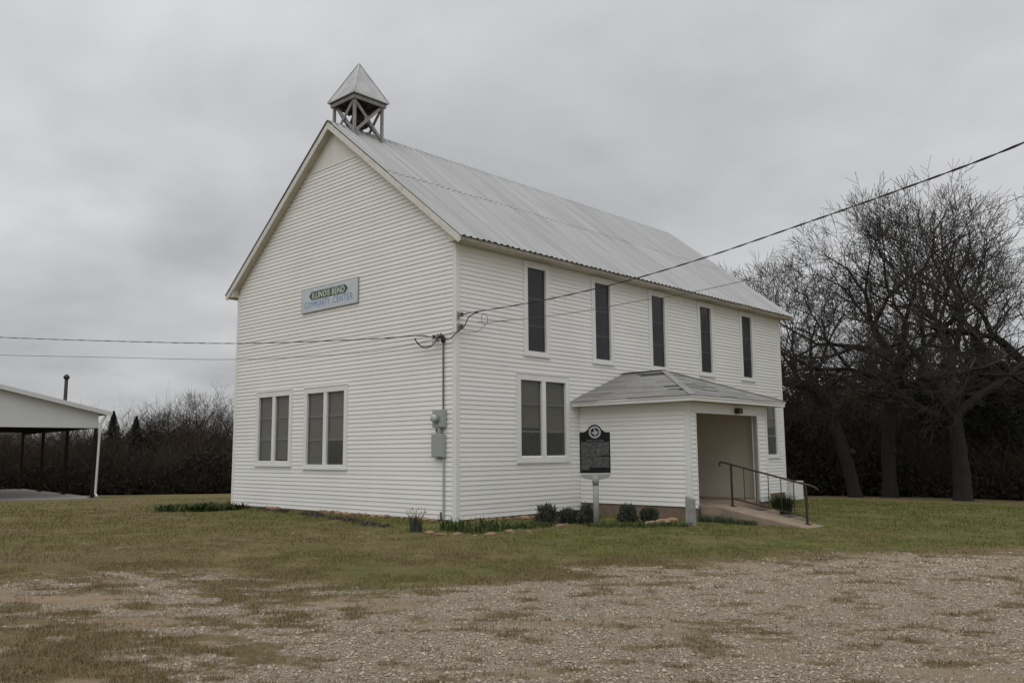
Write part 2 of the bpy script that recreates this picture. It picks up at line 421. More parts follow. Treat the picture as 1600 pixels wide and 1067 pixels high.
def ground_material():
    mt = bpy.data.materials.new('lawn_and_gravel'); mt.use_nodes = True
    nt = mt.node_tree; bs = nt.nodes['Principled BSDF']; bs.inputs['Roughness'].default_value = 0.95; bs.inputs['Specular IOR Level'].default_value = 0.15
    at = N(nt, 'ShaderNodeAttribute', attribute_name='zones'); sp = N(nt, 'ShaderNodeSeparateColor'); L(nt, at.outputs['Color'], sp.inputs[0])
    g = N(nt, 'ShaderNodeNewGeometry'); pos = g.outputs['Position']
    def noise(sc, det=5.0, rough=0.6, st=(1, 1, 1)):
        mpn = N(nt, 'ShaderNodeMapping', inp={'Scale': st, 'Rotation': (0, 0, R(43))}); L(nt, pos, mpn.inputs[0])
        nz = N(nt, 'ShaderNodeTexNoise', inp={'Scale': sc, 'Detail': det, 'Roughness': rough}); L(nt, mpn.outputs[0], nz.inputs['Vector']); return nz.outputs[0]
    def ramp(src, a, ca, b, cb):
        r_ = N(nt, 'ShaderNodeValToRGB'); r_.color_ramp.elements[0].position = a; r_.color_ramp.elements[0].color = (*ca, 1)
        r_.color_ramp.elements[1].position = b; r_.color_ramp.elements[1].color = (*cb, 1); L(nt, src, r_.inputs[0]); return r_.outputs[0]
    def mix(f, a, b):
        x_ = N(nt, 'ShaderNodeMix', data_type='RGBA'); L(nt, f, x_.inputs[0]); L(nt, a, x_.inputs[6]); L(nt, b, x_.inputs[7]); return x_.outputs[2]
    dry = ramp(noise(2.6, 8, 0.7), 0.32, (0.108, 0.083, 0.040), 0.70, (0.235, 0.180, 0.090))
    grn = ramp(noise(3.3, 8, 0.7), 0.30, (0.056, 0.074, 0.016), 0.72, (0.185, 0.175, 0.050))
    gf = N(nt, 'ShaderNodeMath', operation='MULTIPLY'); L(nt, sp.outputs[2], gf.inputs[0])
    mr = N(nt, 'ShaderNodeMapRange', inp={1: 0.3, 2: 0.7, 3: 0.2, 4: 1.9}); L(nt, noise(0.8, 6), mr.inputs[0]); L(nt, mr.outputs[0], gf.inputs[1])
    gf.use_clamp = True
    lawn = mix(gf.outputs[0], dry, grn)
    dirt = ramp(noise(5, 6), 0.3, (0.27, 0.20, 0.13), 0.7, (0.37, 0.285, 0.19))
    vor = N(nt, 'ShaderNodeTexVoronoi', inp={'Scale': 52.0, 'Randomness': 1.0}); L(nt, pos, vor.inputs['Vector'])
    st = ramp(vor.outputs['Color'], 0.0, (0.15, 0.124, 0.095), 1.0, (0.49, 0.425, 0.345))
    shade = ramp(noise(60, 3), 0.35, (0.19, 0.152, 0.112), 0.62, (0.40, 0.335, 0.26))
    gv = mix(N(nt, 'ShaderNodeValue').outputs[0], st, shade)
    nt.nodes[-1].inputs[0].default_value = 0.5
    for l_ in list(nt.nodes[-1].inputs[0].links): nt.links.remove(l_)
    def thr(src, amt, sc):
        a = N(nt, 'ShaderNodeMapRange', inp={1: 0.3, 2: 0.7, 3: -amt, 4: amt}); L(nt, noise(sc, 6, 0.7), a.inputs[0])
        b = N(nt, 'ShaderNodeMath', operation='ADD'); L(nt, src, b.inputs[0]); L(nt, a.outputs[0], b.inputs[1])
        c = N(nt, 'ShaderNodeMapRange', inp={1: 0.25, 2: 0.75, 3: 0, 4: 1}); L(nt, b.outputs[0], c.inputs[0]); return c.outputs[0]
    c1 = mix(thr(sp.outputs[1], 0.55, 11), lawn, dirt)
    c2 = mix(thr(sp.outputs[0], 0.75, 17), c1, gv)
    soil = N(nt, 'ShaderNodeRGB'); soil.outputs[0].default_value = (0.075, 0.06, 0.05, 1)
    c3 = mix(thr(at.outputs['Alpha'], 0.3, 12), c2, soil.outputs[0])
    L(nt, c3, bs.inputs['Base Color'])
    bp = N(nt, 'ShaderNodeBump', inp={'Strength': 0.9, 'Distance': 0.03}); L(nt, noise(30, 8, 0.75), bp.inputs['Height']); L(nt, bp.outputs[0], bs.inputs['Normal'])
    return mt
gme = fast_mesh('ground', np.stack([GX.ravel(), GY.ravel(), GZ.ravel()], 1), fc, ground_material(), True)
ca = gme.color_attributes.new('zones', 'FLOAT_COLOR', 'POINT')
ca.data.foreach_set('color', np.stack([gm.ravel(), dm.ravel(), grm.ravel(), sm_.ravel()], 1).astype(np.float32).ravel())
ground = tag(link('ground', gme), kind='structure')

# ------------------------------------------------------------------ the hall
W_, LEN, RZ, SL, OE, OG, OG2 = 9.277, 15.371, 9.965, 0.7873, 0.364, 0.232, 0.46
HS = 5.94                                   # boxed soffit height
CRS = 0.1016                                # siding exposure
def roof_z(x): return RZ-SL*abs(x+W_/2)
hall = empty('community_hall', (-W_/2, LEN/2, 0), 'two-storey white clapboard hall with metal gable roof, belfry and side porch', 'building')
random.seed(4)

def siding(parent, o, u, n, z0, z1, spans, name='siding_board'):
    """clapboard courses, one object each; spans(z) lists (u0, u1) runs of the course centred at z"""
    o = Vector(o); u = Vector(u); n = Vector(n); k = int(math.ceil((z1-z0)/CRS-0.05))
    for i in range(k):
        z = z0+i*CRS; zt = min(z+CRS+0.002, z1)
        for a, b in spans(z+CRS/2):
            if b-a < 0.02: continue
            mb = MB(); vs = []
            j = random.uniform(-0.0012, 0.0012)
            for t in (a, b):
                p = o+u*t
                for nn, zz in ((0.001, z), (0.0225+j, z), (0.022+j, z+0.010), (0.005, zt)):
                    q = p+n*nn; vs.append((q.x, q.y, zz))
            mb.add(vs, [(0,4,5,1),(1,5,6,2),(2,6,7,3),(0,1,2,3),(7,6,5,4)])
            mb.build(name, M['siding'], parent)
def cut(a, b, holes, z):
    runs = [(a, b)]
    for h0, h1, hz0, hz1 in holes:
        if hz0 < z < hz1:
            nr = []
            for p, q in runs:
                if h1 <= p or h0 >= q: nr.append((p, q)); continue
                if h0 > p: nr.append((p, h0))
                if h1 < q: nr.append((h1, q))
            runs = nr
    return runs
def slab(mb, f, a, b, z0, z1, holes):
    """wall slab with real openings; f(u0,u1,z0,z1) adds one block"""
    us = sorted({a, b, *[h[0] for h in holes], *[h[1] for h in holes]})
    for p, q in zip(us[:-1], us[1:]):
        mid = (p+q)/2; zz = z0
        for h in sorted([h for h in holes if h[0] < mid < h[1]], key=lambda t: t[2]):
            if h[2] > zz: f(p, q, zz, h[2])
            zz = h[3]
        if zz < z1: f(p, q, zz, z1)

# window openings: casing outer rectangles (u0, u1, z0, z1)
UPW = [(2.606+2.60*i-0.45, 2.606+2.60*i+0.45, 3.68, 5.90) for i in range(5)]
LWIN = [(1.885, 3.75, 1.20, 3.21)]
FWIN = [(13.08, 14.96, 1.19, 3.20)]
GWIN = [(-8.055, -6.29, 1.12, 3.09), (-5.70, -3.85, 1.055, 3.08)]
def shrink(h, d=0.07): return (h[0]+d, h[1]-d, h[2]+d, h[3]-d)
LH = [shrink(h) for h in UPW+LWIN+FWIN]
GH = [shrink(h) for h in GWIN]
DOOR = (5.6, 6.6, 0.2, 2.2)

# long wall (faces +X)
mb = MB(); slab(mb, lambda a, b, c, d: mb.box((-0.14, a, c), (0.0, b, d)), 0.0, LEN, -0.45, HS+0.12, LH+[DOOR])
wl = mb.build('wall', M['sheath'], hall)
siding(wl, (0, 0, 0), (0, 1, 0), (1, 0, 0), 0.0, HS, lambda z: cut(0.075, LEN-0.075, LH+([(4.19, 7.88, -1, 2.72)]), z))
# gable wall (faces -Y)
mb = MB(); slab(mb, lambda a, b, c, d: mb.box((a, 0.0, c), (b, 0.14, d)), -W_+0.145, -0.145, -0.45, HS+0.12, GH)
mb.prism([(-W_+0.145, 0.0, HS+0.12), (-0.145, 0.0, HS+0.12), (-W_/2, 0.0, RZ-0.22)], (0, 0.14, 0))
wg = mb.build('wall', M['sheath'], hall)
def gspan(z):
    a, b = -W_+0.075, -0.075
    lim = (RZ-0.17-z)/SL                     # half width under the roof deck
    a = max(a, -W_/2-lim); b = min(b, -W_/2+lim)
    return cut(a, b, GH, z) if b > a else []
GP = 8.845
siding(wg, (0, 0, 0), (1, 0, 0), (0, -1, 0), 0.0, GP, gspan)
hw = (RZ-0.17-GP)/SL
MB().prism([(-W_/2-hw, -0.012, GP+0.002), (-W_/2+hw, -0.012, GP+0.002), (-W_/2, -0.012, RZ-0.17)], (0, 0.011, 0)).build('gable_panel', M['panel'], hall)
MB().box((-W_/2-hw-0.02, -0.03, GP-0.03), (-W_/2+hw+0.02, -0.0125, GP+0.008)).build('gable_panel_ledge', M['trim'], hall)
# hidden walls
MB().box((-W_, 0.0, -0.45), (-W_+0.14, LEN, HS+0.12)).build('wall', M['siding'], hall)
mb = MB(); mb.box((-W_+0.145, LEN-0.14, -0.45), (-0.145, LEN, HS+0.12)); mb.prism([(-W_+0.145, LEN-0.14, HS+0.12), (-0.145, LEN-0.14, HS+0.12), (-W_/2, LEN-0.14, RZ-0.22)], (0, 0.14, 0)); mb.build('wall', M['siding'], hall)
MB().box((-W_+0.2, 0.2, 0.1), (-0.2, LEN-0.2, 0.18)).build('floor', M['dark_in'], hall)
MB().box((-W_+0.2, 0.2, 3.32), (-0.2, LEN-0.2, 3.45)).build('upper_floor', M['dark_in'], hall)
# corner boards
for (cx0, cy0, sx, sy) in ((0, 0, 1, -1), (-W_, 0, -1, -1), (0, LEN, 1, 1), (-W_, LEN, -1, 1)):
    mb = MB()
    mb.box((min(cx0-sx*0.085, cx0+sx*0.030), min(cy0, cy0+sy*0.030), -0.12), (max(cx0-sx*0.085, cx0+sx*0.030), max(cy0, cy0+sy*0.030), HS+0.05 if sy < 0 else HS))
    mb.box((min(cx0, cx0+sx*0.0295), min(cy0-sy*0.001, cy0-sy*0.085), -0.12), (max(cx0, cx0+sx*0.0295), max(cy0-sy*0.001, cy0-sy*0.085), HS-0.002))
    mb.build('corner_board', M['trim'], hall, bevel=0.006)
# strip of foundation below the first course
MB().box((-W_+0.02, -0.006, -0.4), (-0.09, 0.0, -0.002)).build('foundation', M['foundation'], hall)
MB().box((0.001, 0.09, -0.5), (0.007, LEN-0.1, -0.002)).build('foundation', M['foundation'], hall)

# roof: deck with boxed eaves, rakes, corrugated sheets
ex = OE-0.03
deck = MB()
for s in (1, -1):
    def X(d): return -W_/2+s*d
    hwid = W_/2+ex
    pts = [(X(0.0 if s > 0 else 0.002), -OG+0.03, RZ-0.03), (X(hwid), -OG+0.03, RZ-SL*hwid-0.03), (X(hwid), -OG+0.03, HS), (X(W_/2-0.02), -OG+0.03, HS), (X(W_/2-0.02), -OG+0.03, RZ-SL*W_/2-0.16), (X(0.0 if s > 0 else 0.002), -OG+0.03, RZ-0.175)]
    deck.prism(pts, (0, LEN+OG+OG2-0.06, 0))
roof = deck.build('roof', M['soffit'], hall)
for s in (1, -1):
    def X(d): return -W_/2+s*d
    hwid = W_/2+ex
    # eave fascia
    x0, x1 = sorted((X(hwid+0.001), X(hwid+0.024)))
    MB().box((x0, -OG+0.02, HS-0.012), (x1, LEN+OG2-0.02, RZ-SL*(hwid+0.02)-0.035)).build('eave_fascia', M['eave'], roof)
    # rakes, front and back
    for yy in (-OG, LEN+OG2-0.027):
        d0 = 0.0 if s > 0 else 0.001
        pts = [(X(d0), yy, RZ-0.02), (X(hwid+0.03), yy, RZ-SL*(hwid+0.03)-0.02), (X(hwid+0.03), yy, RZ-SL*(hwid+0.03)-0.115), (X(hwid-0.03), yy, RZ-SL*(hwid-0.03)-0.20), (X(d0), yy, RZ-0.20)]
        MB().prism(pts, (0, 0.027, 0)).build('rake_board', M['rake'], roof)
# one corrugated sheet: local x across, y up the slope, z out
def sheet_mesh(name, w, ln, ribs, amp, seed):
    rr = random.Random(seed); nn = ribs*6; xs = [w*i/nn for i in range(nn+1)]
    def prof(t):
        ph = (t*ribs) % 1.0
        return amp*max(0.0, math.cos((ph-0.5)*2*math.pi))**1.0 if abs(ph-0.5) < 0.25 else 0.0
    rows = [0.0, ln*0.02, ln*0.5, ln]
    vs = []
    for r_i, yy in enumerate(rows):
        for i, x_ in enumerate(xs):
            jz = rr.uniform(0, 0.004) if r_i == 0 else 0
            vs.append((x_, yy+(rr.uniform(-0.008, 0.008) if r_i == 0 else 0), prof(i/nn)+jz))
    k = len(xs); fs = []
    for r_i in range(len(rows)-1):
        for i in range(nn):
            fs.append((r_i*k+i, r_i*k+i+1, (r_i+1)*k+i+1, (r_i+1)*k+i))
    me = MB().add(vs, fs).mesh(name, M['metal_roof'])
    return me
slen = math.hypot(1, SL)*(W_/2+OE+0.02)
low, upl = slen*0.53, slen*0.49
nsh = 21; shw = (LEN+OG+OG2)/nsh
shm = [[sheet_mesh('roof_sheet', shw+0.03, ll, 4, 0.034, 10*a+b) for b in range(3)] for a, ll in enumerate((low, upl))]
nrm = 1/math.hypot(1, SL)
rs = random.Random(11)
for s in (1, -1):
    eave = Vector((-W_/2+s*(W_/2+OE+0.02), 0, RZ-SL*(W_/2+OE+0.02)))
    upv = Vector((-s*nrm, 0, SL*nrm)); nv = Vector((s*SL*nrm, 0, nrm)); ac = upv.cross(nv)     # across
    for row in (0, 1):
        for i in range(nsh):
            y0 = -OG+i*shw if ac.y > 0 else -OG+(i+1)*shw
            off = (0 if row == 0 else slen-upl-0.004)+rs.uniform(-0.012, 0.012)*(1 if row == 0 else 1.6)
            p = eave+upv*off+nv*(0.004+0.010*row+0.0025*(i % 2)+rs.uniform(0, 0.0015)); p.y = y0
            mm = Matrix.Identity(4)
            a2 = (ac+upv*rs.uniform(-0.002, 0.002)).normalized()
            u2 = (upv+nv*rs.uniform(0, 0.0012)).normalized()
            for k in range(3):
                mm[k][0] = a2[k]; mm[k][1] = u2[k]; mm[k][2] = nv[k]; mm[k][3] = p[k]
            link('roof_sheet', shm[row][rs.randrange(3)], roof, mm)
# ridge cap
mb = MB()
for s in (1, -1):
    a = 0.15
    mb.prism([(-W_/2, -OG-0.01, RZ+0.036), (-W_/2+s*a, -OG-0.01, RZ-SL*a+0.038), (-W_/2+s*a, -OG-0.01, RZ-SL*a+0.031), (-W_/2, -OG-0.01, RZ+0.029)], (0, LEN+OG+OG2+0.02, 0))
mb.build('ridge_cap', M['cap_metal'], roof)

# windows: u axis along the wall, n outwards; z vertical
def window(o, u, n, rect, lights, bars, low_type, shade_drop):
    o = Vector(o); u = Vector(u); n = Vector(n)
    u0, u1, z0, z1 = rect
    def bx(mb_, a, b, n0, n1, c, d):
        p = o+u*a+n*n0; q = o+u*b+n*n1
        mb_.box((min(p.x, q.x), min(p.y, q.y), c), (max(p.x, q.x), max(p.y, q.y), d))
    cs = 0.125; mid = 0.20 if lights == 2 else 0
    mb_ = MB()
    bx(mb_, u0, u0+cs, -0.05, 0.042, z0, z1); bx(mb_, u1-cs, u1, -0.05, 0.042, z0, z1)
    bx(mb_, u0+cs, u1-cs, -0.05, 0.0415, z1-cs-0.015, z1); bx(mb_, u0+cs, u1-cs, -0.05, 0.0415, z0, z0+0.085)
    win = mb_.build('window', M['trim'], hall, bevel=0.004)
    e_ = MB(); bx(e_, u0-0.012, u1+0.012, 0.021, 0.054, z1+0.0005, z1+0.022); bx(e_, u0-0.014, u0-0.0005, 0.012, 0.040, z0-0.02, z1-0.002); bx(e_, u1+0.0005, u1+0.014, 0.012, 0.040, z0-0.02, z1-0.002)
    e_.build('casing_edge', M['trim'], win)
    sl_ = MB(); bx(sl_, u0-0.02, u1+0.02, 0.001, 0.060, z0-0.045, z0-0.001); sl_.build('sill', M['trim'], win)
    ga, gb = u0+cs, u1-cs
    spans = [(ga, gb)] if lights == 1 else [(ga, (ga+gb)/2-mid/2+0.03), ((ga+gb)/2+mid/2-0.03, gb)]
    if lights == 2:
        mu = MB(); bx(mu, spans[0][1], spans[1][0], -0.05, 0.036, z0+0.085, z1-cs-0.015); mu.build('mullion', M['trim'], win)
    zb, ztp = z0+0.085, z1-cs-0.015
    for k, (a, b) in enumerate(spans):
        pn = MB(); bx(pn, a, b, -0.022, -0.016, zb, ztp); pn.build('pane', M['pane_low'] if low_type else M['pane_up'], win)
        for t in bars:
            br = MB(); zc = ztp-(ztp-zb)*t; bx(br, a, b, -0.060, -0.028, zc-0.022, zc+0.022); br.build('sash_bar', M['sash'], win)
        sd_ = MB(); bx(sd_, a, b, -0.075, -0.070, ztp-(ztp-zb)*shade_drop[k % len(shade_drop)], ztp); sd_.build('shade', M['shade'], win)
        bk = MB(); bx(bk, a-0.02, b+0.02, -0.40, -0.39, zb-0.02, ztp+0.02); bk.build('curtain', M['dark_in'], win)  # near-black sheet painted as the unlit room behind the glass
    return win
for i, r_ in enumerate(UPW):
    window((0, 0, 0), (0, 1, 0), (1, 0, 0), r_, 1, (0.36, 0.69), False, [0.0001+0.1*(i == 3)])
window((0, 0, 0), (0, 1, 0), (1, 0, 0), LWIN[0], 2, (0.31, 0.665), True, [0.62, 0.66])
window((0, 0, 0), (0, 1, 0), (1, 0, 0), FWIN[0], 2, (0.33, 0.66), True, [0.5, 0.5])
window((0, 0, 0), (1, 0, 0), (0, -1, 0), GWIN[0], 2, (0.33, 0.66), True, [0.99, 0.97])
window((0, 0, 0), (1, 0, 0), (0, -1, 0), GWIN[1], 2, (0.33, 0.66), True, [0.99, 0.68])

# belfry on the ridge
BX, BY, BH = -W_/2, 0.735, 0.45
def ring(mb_, h, w, z0, z1):
    mb_.box((BX-h-w, BY-h-w, z0), (BX+h+w, BY-h, z1)); mb_.box((BX-h-w, BY+h, z0), (BX+h+w, BY+h+w, z1))
    mb_.box((BX-h-w, BY-h+0.001, z0+0.001), (BX-h, BY+h-0.001, z1-0.001)); mb_.box((BX+h, BY-h+0.001, z0+0.001), (BX+h+w, BY+h-0.001, z1-0.001))
mb = MB(); ring(mb, 0.49, 0.04, 10.60, 10.735)
bel = mb.build('belfry', M['old_wood'], hall)
for sx in (-1, 1):
    for sy in (-1, 1):
        x, y = BX+sx*BH, BY+sy*BH
        MB().box((x-0.034, y-0.034, roof_z(x)-0.03), (x+0.034, y+0.034, 10.70)).build('post', M['old_wood'], bel)
h = BH
for (a, b, off) in (((-h, -h), (h, -h), (0, -0.05, 0)), ((h, -h), (h, h), (0.05, 0, 0)), ((-h, h), (h, h), (0, 0.05, 0)), ((-h, -h), (-h, h), (-0.05, 0, 0))):
    for k in (0, 1):
        p, q = (a, b) if k == 0 else (b, a)
        o2 = Vector(off)*(0.95 if k == 0 else -0.05)
        zl = roof_z(BX+p[0])+0.13
        MB().bar(Vector((BX+p[0]*0.96, BY+p[1]*0.96, zl))+o2, Vector((BX+q[0]*0.90, BY+q[1]*0.90, 10.60))+o2, 0.075, 0.035, up=Vector(off)).build('brace', M['old_wood'], bel)
a = 0.585
mb = MB()
zb = 10.74
mb.add([(BX-a, BY-a, zb), (BX+a, BY-a, zb), (BX+a, BY+a, zb), (BX-a, BY+a, zb), (BX, BY, 11.87),
        (BX-a, BY-a, zb-0.022), (BX+a, BY-a, zb-0.022), (BX+a, BY+a, zb-0.022), (BX-a, BY+a, zb-0.022)],
       [(0,1,4),(1,2,4),(2,3,4),(3,0,4),(8,7,6,5),(0,5,6,1),(1,6,7,2),(2,7,8,3),(3,8,5,0)])
mb.build('belfry_roof', M['belfry_roof'], bel)
for i, (sx, sy) in enumerate(((-1, -1), (1, -1), (1, 1), (-1, 1))):
    MB().bar((BX+sx*a*1.005, BY+sy*a*1.005, zb+0.006), (BX, BY, 11.885), 0.035, 0.014).build('hip_flashing', M['belfry_roof'], bel)
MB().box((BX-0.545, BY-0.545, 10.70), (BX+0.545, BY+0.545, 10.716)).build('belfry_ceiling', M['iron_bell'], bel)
MB().lathe((BX, BY, 10.10), [(0.27, 0.0), (0.275, 0.03), (0.22, 0.10), (0.18, 0.22), (0.155, 0.33), (0.10, 0.40), (0.02, 0.42)], 20).build('bell', M['iron_bell'], bel, smooth=True)
MB().bar((BX-0.44, BY, 10.55), (BX+0.44, BY, 10.55), 0.07, 0.07).build('bell_yoke', M['iron_bell'], bel)

# ------------------------------------------------------------------ porch (part of the hall)
PX, PY0, PY1, PF = 3.10, 4.18, 7.90, 0.20
OY0, OY1, OZ = 4.50, 7.40, 2.26
mb = MB()
mb.box((0.02, PY0, PF), (PX-0.10, PY0+0.10, 2.52)); mb.box((0.02, PY1-0.10, PF), (PX-0.10, PY1, 2.52))
slab(mb, lambda a, b, c, d: mb.box((PX-0.10, a, c), (PX, b, d)), PY0, PY1, PF-0.03, 2.52, [(OY0, OY1, 0.0, OZ)])
porch = mb.build('porch', M['trim'], hall)
siding(porch, (0, PY0, 0), (1, 0, 0), (0, -1, 0), PF-0.02, 2.52, lambda z: [(0.022, PX-0.07)])
siding(porch, (PX, 0, 0), (0, 1, 0), (1, 0, 0), PF-0.06, 2.30, lambda z: [(PY0+0.07, OY0-0.03), (OY1+0.03, PY1-0.02)])
mb = MB(); mb.box((PX-0.09, PY0-0.028, PF-0.06), (PX+0.028, PY0-0.001, 2.5)); mb.box((PX+0.001, PY0-0.0005, PF-0.06), (PX+0.0275, PY0+0.085, 2.5)); mb.build('corner_board', M['trim'], porch, bevel=0.005)
MB().box((PX+0.001, PY1-0.07, PF-0.06), (PX+0.03, PY1+0.02, 2.5)).build('corner_board', M['trim'], porch, bevel=0.005)
mb = MB(); mb.box((PX-0.13, OY0-0.04, PF), (PX+0.026, OY0, OZ)); mb.box((PX-0.13, OY1, PF), (PX+0.026, OY1+0.04, OZ)); mb.box((PX-0.13, OY0-0.04, OZ+0.001), (PX+0.0255, OY1+0.04, OZ+0.05)); mb.build('door_surround', M['trim'], porch)
MB().box((PX+0.0, PY0+0.09, OZ+0.052), (PX+0.018, PY1-0.072, 2.50)).build('header_board', M['trim'], porch)
MB().box((0.03, PY1-0.112, PF), (PX-0.131, PY1-0.101, 2.42)).build('interior_wall', M['beige'], porch); MB().box((0.03, PY0+0.101, PF), (PX-0.131, PY0+0.112, 2.42)).build('interior_wall', M['beige'], porch)
mb = MB(); slab(mb, lambda a, b, c, d: mb.box((0.021, a, c), (0.03, b, d)), PY0+0.113, PY1-0.113, PF, 2.42, [DOOR]); mb.build('interior_wall', M['beige'], porch)
MB().box((0.03, PY0+0.1, 2.425), (PX-0.1, PY1-0.1, 2.44)).build('porch_ceiling', M['beige'], porch)
MB().box((0.02, PY0+0.02, -0.5), (PX-0.02, PY1-0.02, PF)).build('porch_floor', M['concrete'], porch)
MB().box((0.05, PY0+0.006, -0.5), (PX-0.012, PY0+0.019, PF-0.025)).build('foundation', M['foundation'], porch)
MB().box((2.12, PY1-0.122, 0.55), (2.20, PY1-0.113, 0.67)).build('outlet', M['trim'], porch)
dr = MB().box((-0.06, DOOR[0]+0.01, DOOR[2]), (-0.02, DOOR[1]-0.01, DOOR[3])).build('door', M['trim'], porch)
mb = MB(); mb.box((PX+0.04, 6.26, 2.29), (PX+0.16, 6.44, 2.42)); mb.build('porch_light', M['iron'], porch, bevel=0.01)
MB().box((PX+0.02, 6.31, 2.34), (PX+0.0395, 6.39, 2.40)).build('light_bracket', M['iron'], porch)
# hip roof
EY0, EY1, EX, EZ = 3.866, 8.30, 3.42, 2.64
RY, RX, RZP = 6.083, 1.27, 3.45
mb = MB()
vs = [(0.021, EY0, EZ), (EX, EY0, EZ), (EX, EY1, EZ), (0.021, EY1, EZ), (0.021, RY, RZP), (RX, RY, RZP)]
vs2 = [(x, y, 2.53) for x, y, z in vs[:4]]
mb.add(vs+vs2, [(0,1,5,4),(1,2,5),(2,3,4,5),(9,8,7,6),(0,6,7,1),(1,7,8,2),(2,8,9,3),(0,4,3,9,6)])
mb.build('porch_roof', M['felt'], porch)
mb = MB(); f_ = 0.022
mb.box((0.022, EY0-f_, 2.50), (EX+f_, EY0-0.001, 2.622)); mb.box((EX+0.001, EY0, 2.5005), (EX+f_, EY1, 2.6215)); mb.box((0.022, EY1+0.001, 2.50), (EX+f_, EY1+f_, 2.622))
mb.build('porch_fascia', M['trim'], porch, bevel=0.004)
mb = MB(); mb.box((0.022, EY0-f_-0.02, 2.575), (EX+f_+0.02, EY0-f_-0.0005, 2.628)); mb.box((EX+f_+0.0005, EY0-f_, 2.5755), (EX+f_+0.02, EY1+f_, 2.6275)); mb.build('drip_edge', M['trim'], porch)
MB().box((0.022, EY0, 2.505), (EX, EY1, 2.529)).build('porch_soffit', M['soffit'], porch)
sr = random.Random(5)
def shingles(p00, p10, p01, p11, ncourse, lift=0.012):
    """courses between the eave line p00-p10 and the top line p01-p11"""
    p00, p10, p01, p11 = map(Vector, (p00, p10, p01, p11))
    e1 = (p10-p00).normalized(); nn_ = (p10-p00).cross(p01-p00).normalized()
    if nn_.z < 0: nn_ = -nn_
    for i in range(ncourse):
        t0 = i/ncourse-0.01; t1 = min(1.0, (i+1.25)/ncourse)
        a0 = p00.lerp(p01, t0); b0 = p10.lerp(p11, t0); a1 = p00.lerp(p01, t1); b1_ = p10.lerp(p11, t1)
        wd = (b0-a0).length; x = 0.0
        while x < wd-0.02:
            l_ = min(sr.uniform(0.55, 1.0), wd-x)
            if wd-x-l_ < 0.2: l_ = wd-x
            s0, s1 = x/wd, (x+l_)/wd
            x += l_
            if i > 0 and sr.random() < 0.05: continue
            j = sr.uniform(-0.012, 0.012)/ncourse*4
            c = [a0.lerp(b0, s0), a0.lerp(b0, s1), a1.lerp(b1_, s1), a1.lerp(b1_, s0)]
            dn = (a0-a1).normalized()*(sr.uniform(0, 0.02))
            lf = lift+(sr.random() < 0.12)*0.012+0.0015*(i % 2)
            vs_ = [c[0]+dn+nn_*lf, c[1]+dn+nn_*lf, c[2]+nn_*0.004, c[3]+nn_*0.004, c[0]+dn+nn_*(lf-0.010), c[1]+dn+nn_*(lf-0.010)]
            MB().add(vs_, [(0,1,2,3),(4,5,1,0),(4,0,3),(5,2,1)]).build('shingle', M['shingle'], porch)
shingles((0.03, EY0-0.03, EZ-0.010), (EX+0.03, EY0-0.03, EZ-0.010), (0.03, RY, RZP), (RX, RY, RZP), 14)
shingles((EX+0.03, EY0-0.03, EZ-0.010), (EX+0.03, EY1+0.03, EZ-0.010), (RX, RY-0.01, RZP), (RX, RY+0.01, RZP), 14)
shingles((EX+0.03, EY1+0.03, EZ-0.010), (0.03, EY1+0.03, EZ-0.010), (RX, RY, RZP), (0.03, RY, RZP), 14)
for q in ((EX+0.03, EY0-0.03), (EX+0.03, EY1+0.03)):
    MB().bar((q[0], q[1], EZ-0.002), (RX, RY, RZP+0.012), 0.16, 0.008).build('hip_cap', M['shingle'], porch)
MB().bar((0.03, RY, RZP+0.016), (RX+0.05, RY, RZP+0.016), 0.18, 0.008).build('ridge_shingle', M['shingle'], porch)

# ------------------------------------------------------------------ entrance: ramp, steps, dark patches, rail
RY0, RY1 = 4.52, 5.32
zr = tz(5.55, 4.9)
ramp = MB().prism([(PX+0.03, RY0, -0.5), (5.6, RY0, -0.5), (5.6, RY0, zr+0.01), (5.45, RY0, zr+0.03), (3.55, RY0, PF-0.01), (PX+0.03, RY0, PF-0.01)], (0, RY1-RY0, 0)).build('ramp', M['concrete'], None, bevel=0.012)
tag(ramp, 'sloping tan concrete ramp running down from the porch opening', 'ramp')
st = MB(); st.box((PX+0.03, RY1+0.005, -0.5), (4.05, 6.5, 0.045)); st.box((4.055, RY1+0.005, -0.5), (4.75, 6.5, -0.07))
tag(st.build('step', M['concrete'], None, bevel=0.01), 'low concrete steps behind the iron handrail', 'steps')
for k, (x0, x1, z) in enumerate(((3.35, 3.98, 0.046), (4.12, 4.7, -0.069))):  # one thin, evenly dark sheet on each tread
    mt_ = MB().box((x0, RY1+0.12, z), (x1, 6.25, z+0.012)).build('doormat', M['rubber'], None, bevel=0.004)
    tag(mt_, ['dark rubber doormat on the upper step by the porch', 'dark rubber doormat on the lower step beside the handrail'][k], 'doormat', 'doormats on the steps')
rail = empty('handrail', (4.5, 5.05, 0.0), 'dark rusty iron handrail with thin balusters beside the ramp', 'handrail')
def zrail(x): return 1.10-0.238*(x-3.62)
def zbase(x): return PF-0.01 if x < 3.55 else PF-0.01+(zr+0.03-PF+0.01)*(x-3.55)/(5.45-3.55)
YR = 5.05
MB().tube([(3.36, YR, 1.06), (3.35, YR, 1.11), (3.37, YR, 1.145), (3.42, YR, zrail(3.42)), (4.5, YR, zrail(4.5)), (5.5, YR, zrail(5.5)), (5.58, YR, zrail(5.58)-0.015), (5.63, YR, zrail(5.63)-0.05)], 0.021, 8).build('top_rail', M['iron'], rail, smooth=True)
MB().bar((3.64, YR, zbase(3.64)+0.17), (5.36, YR, zbase(5.36)+0.15), 0.028, 0.028).build('bottom_rail', M['iron'], rail)
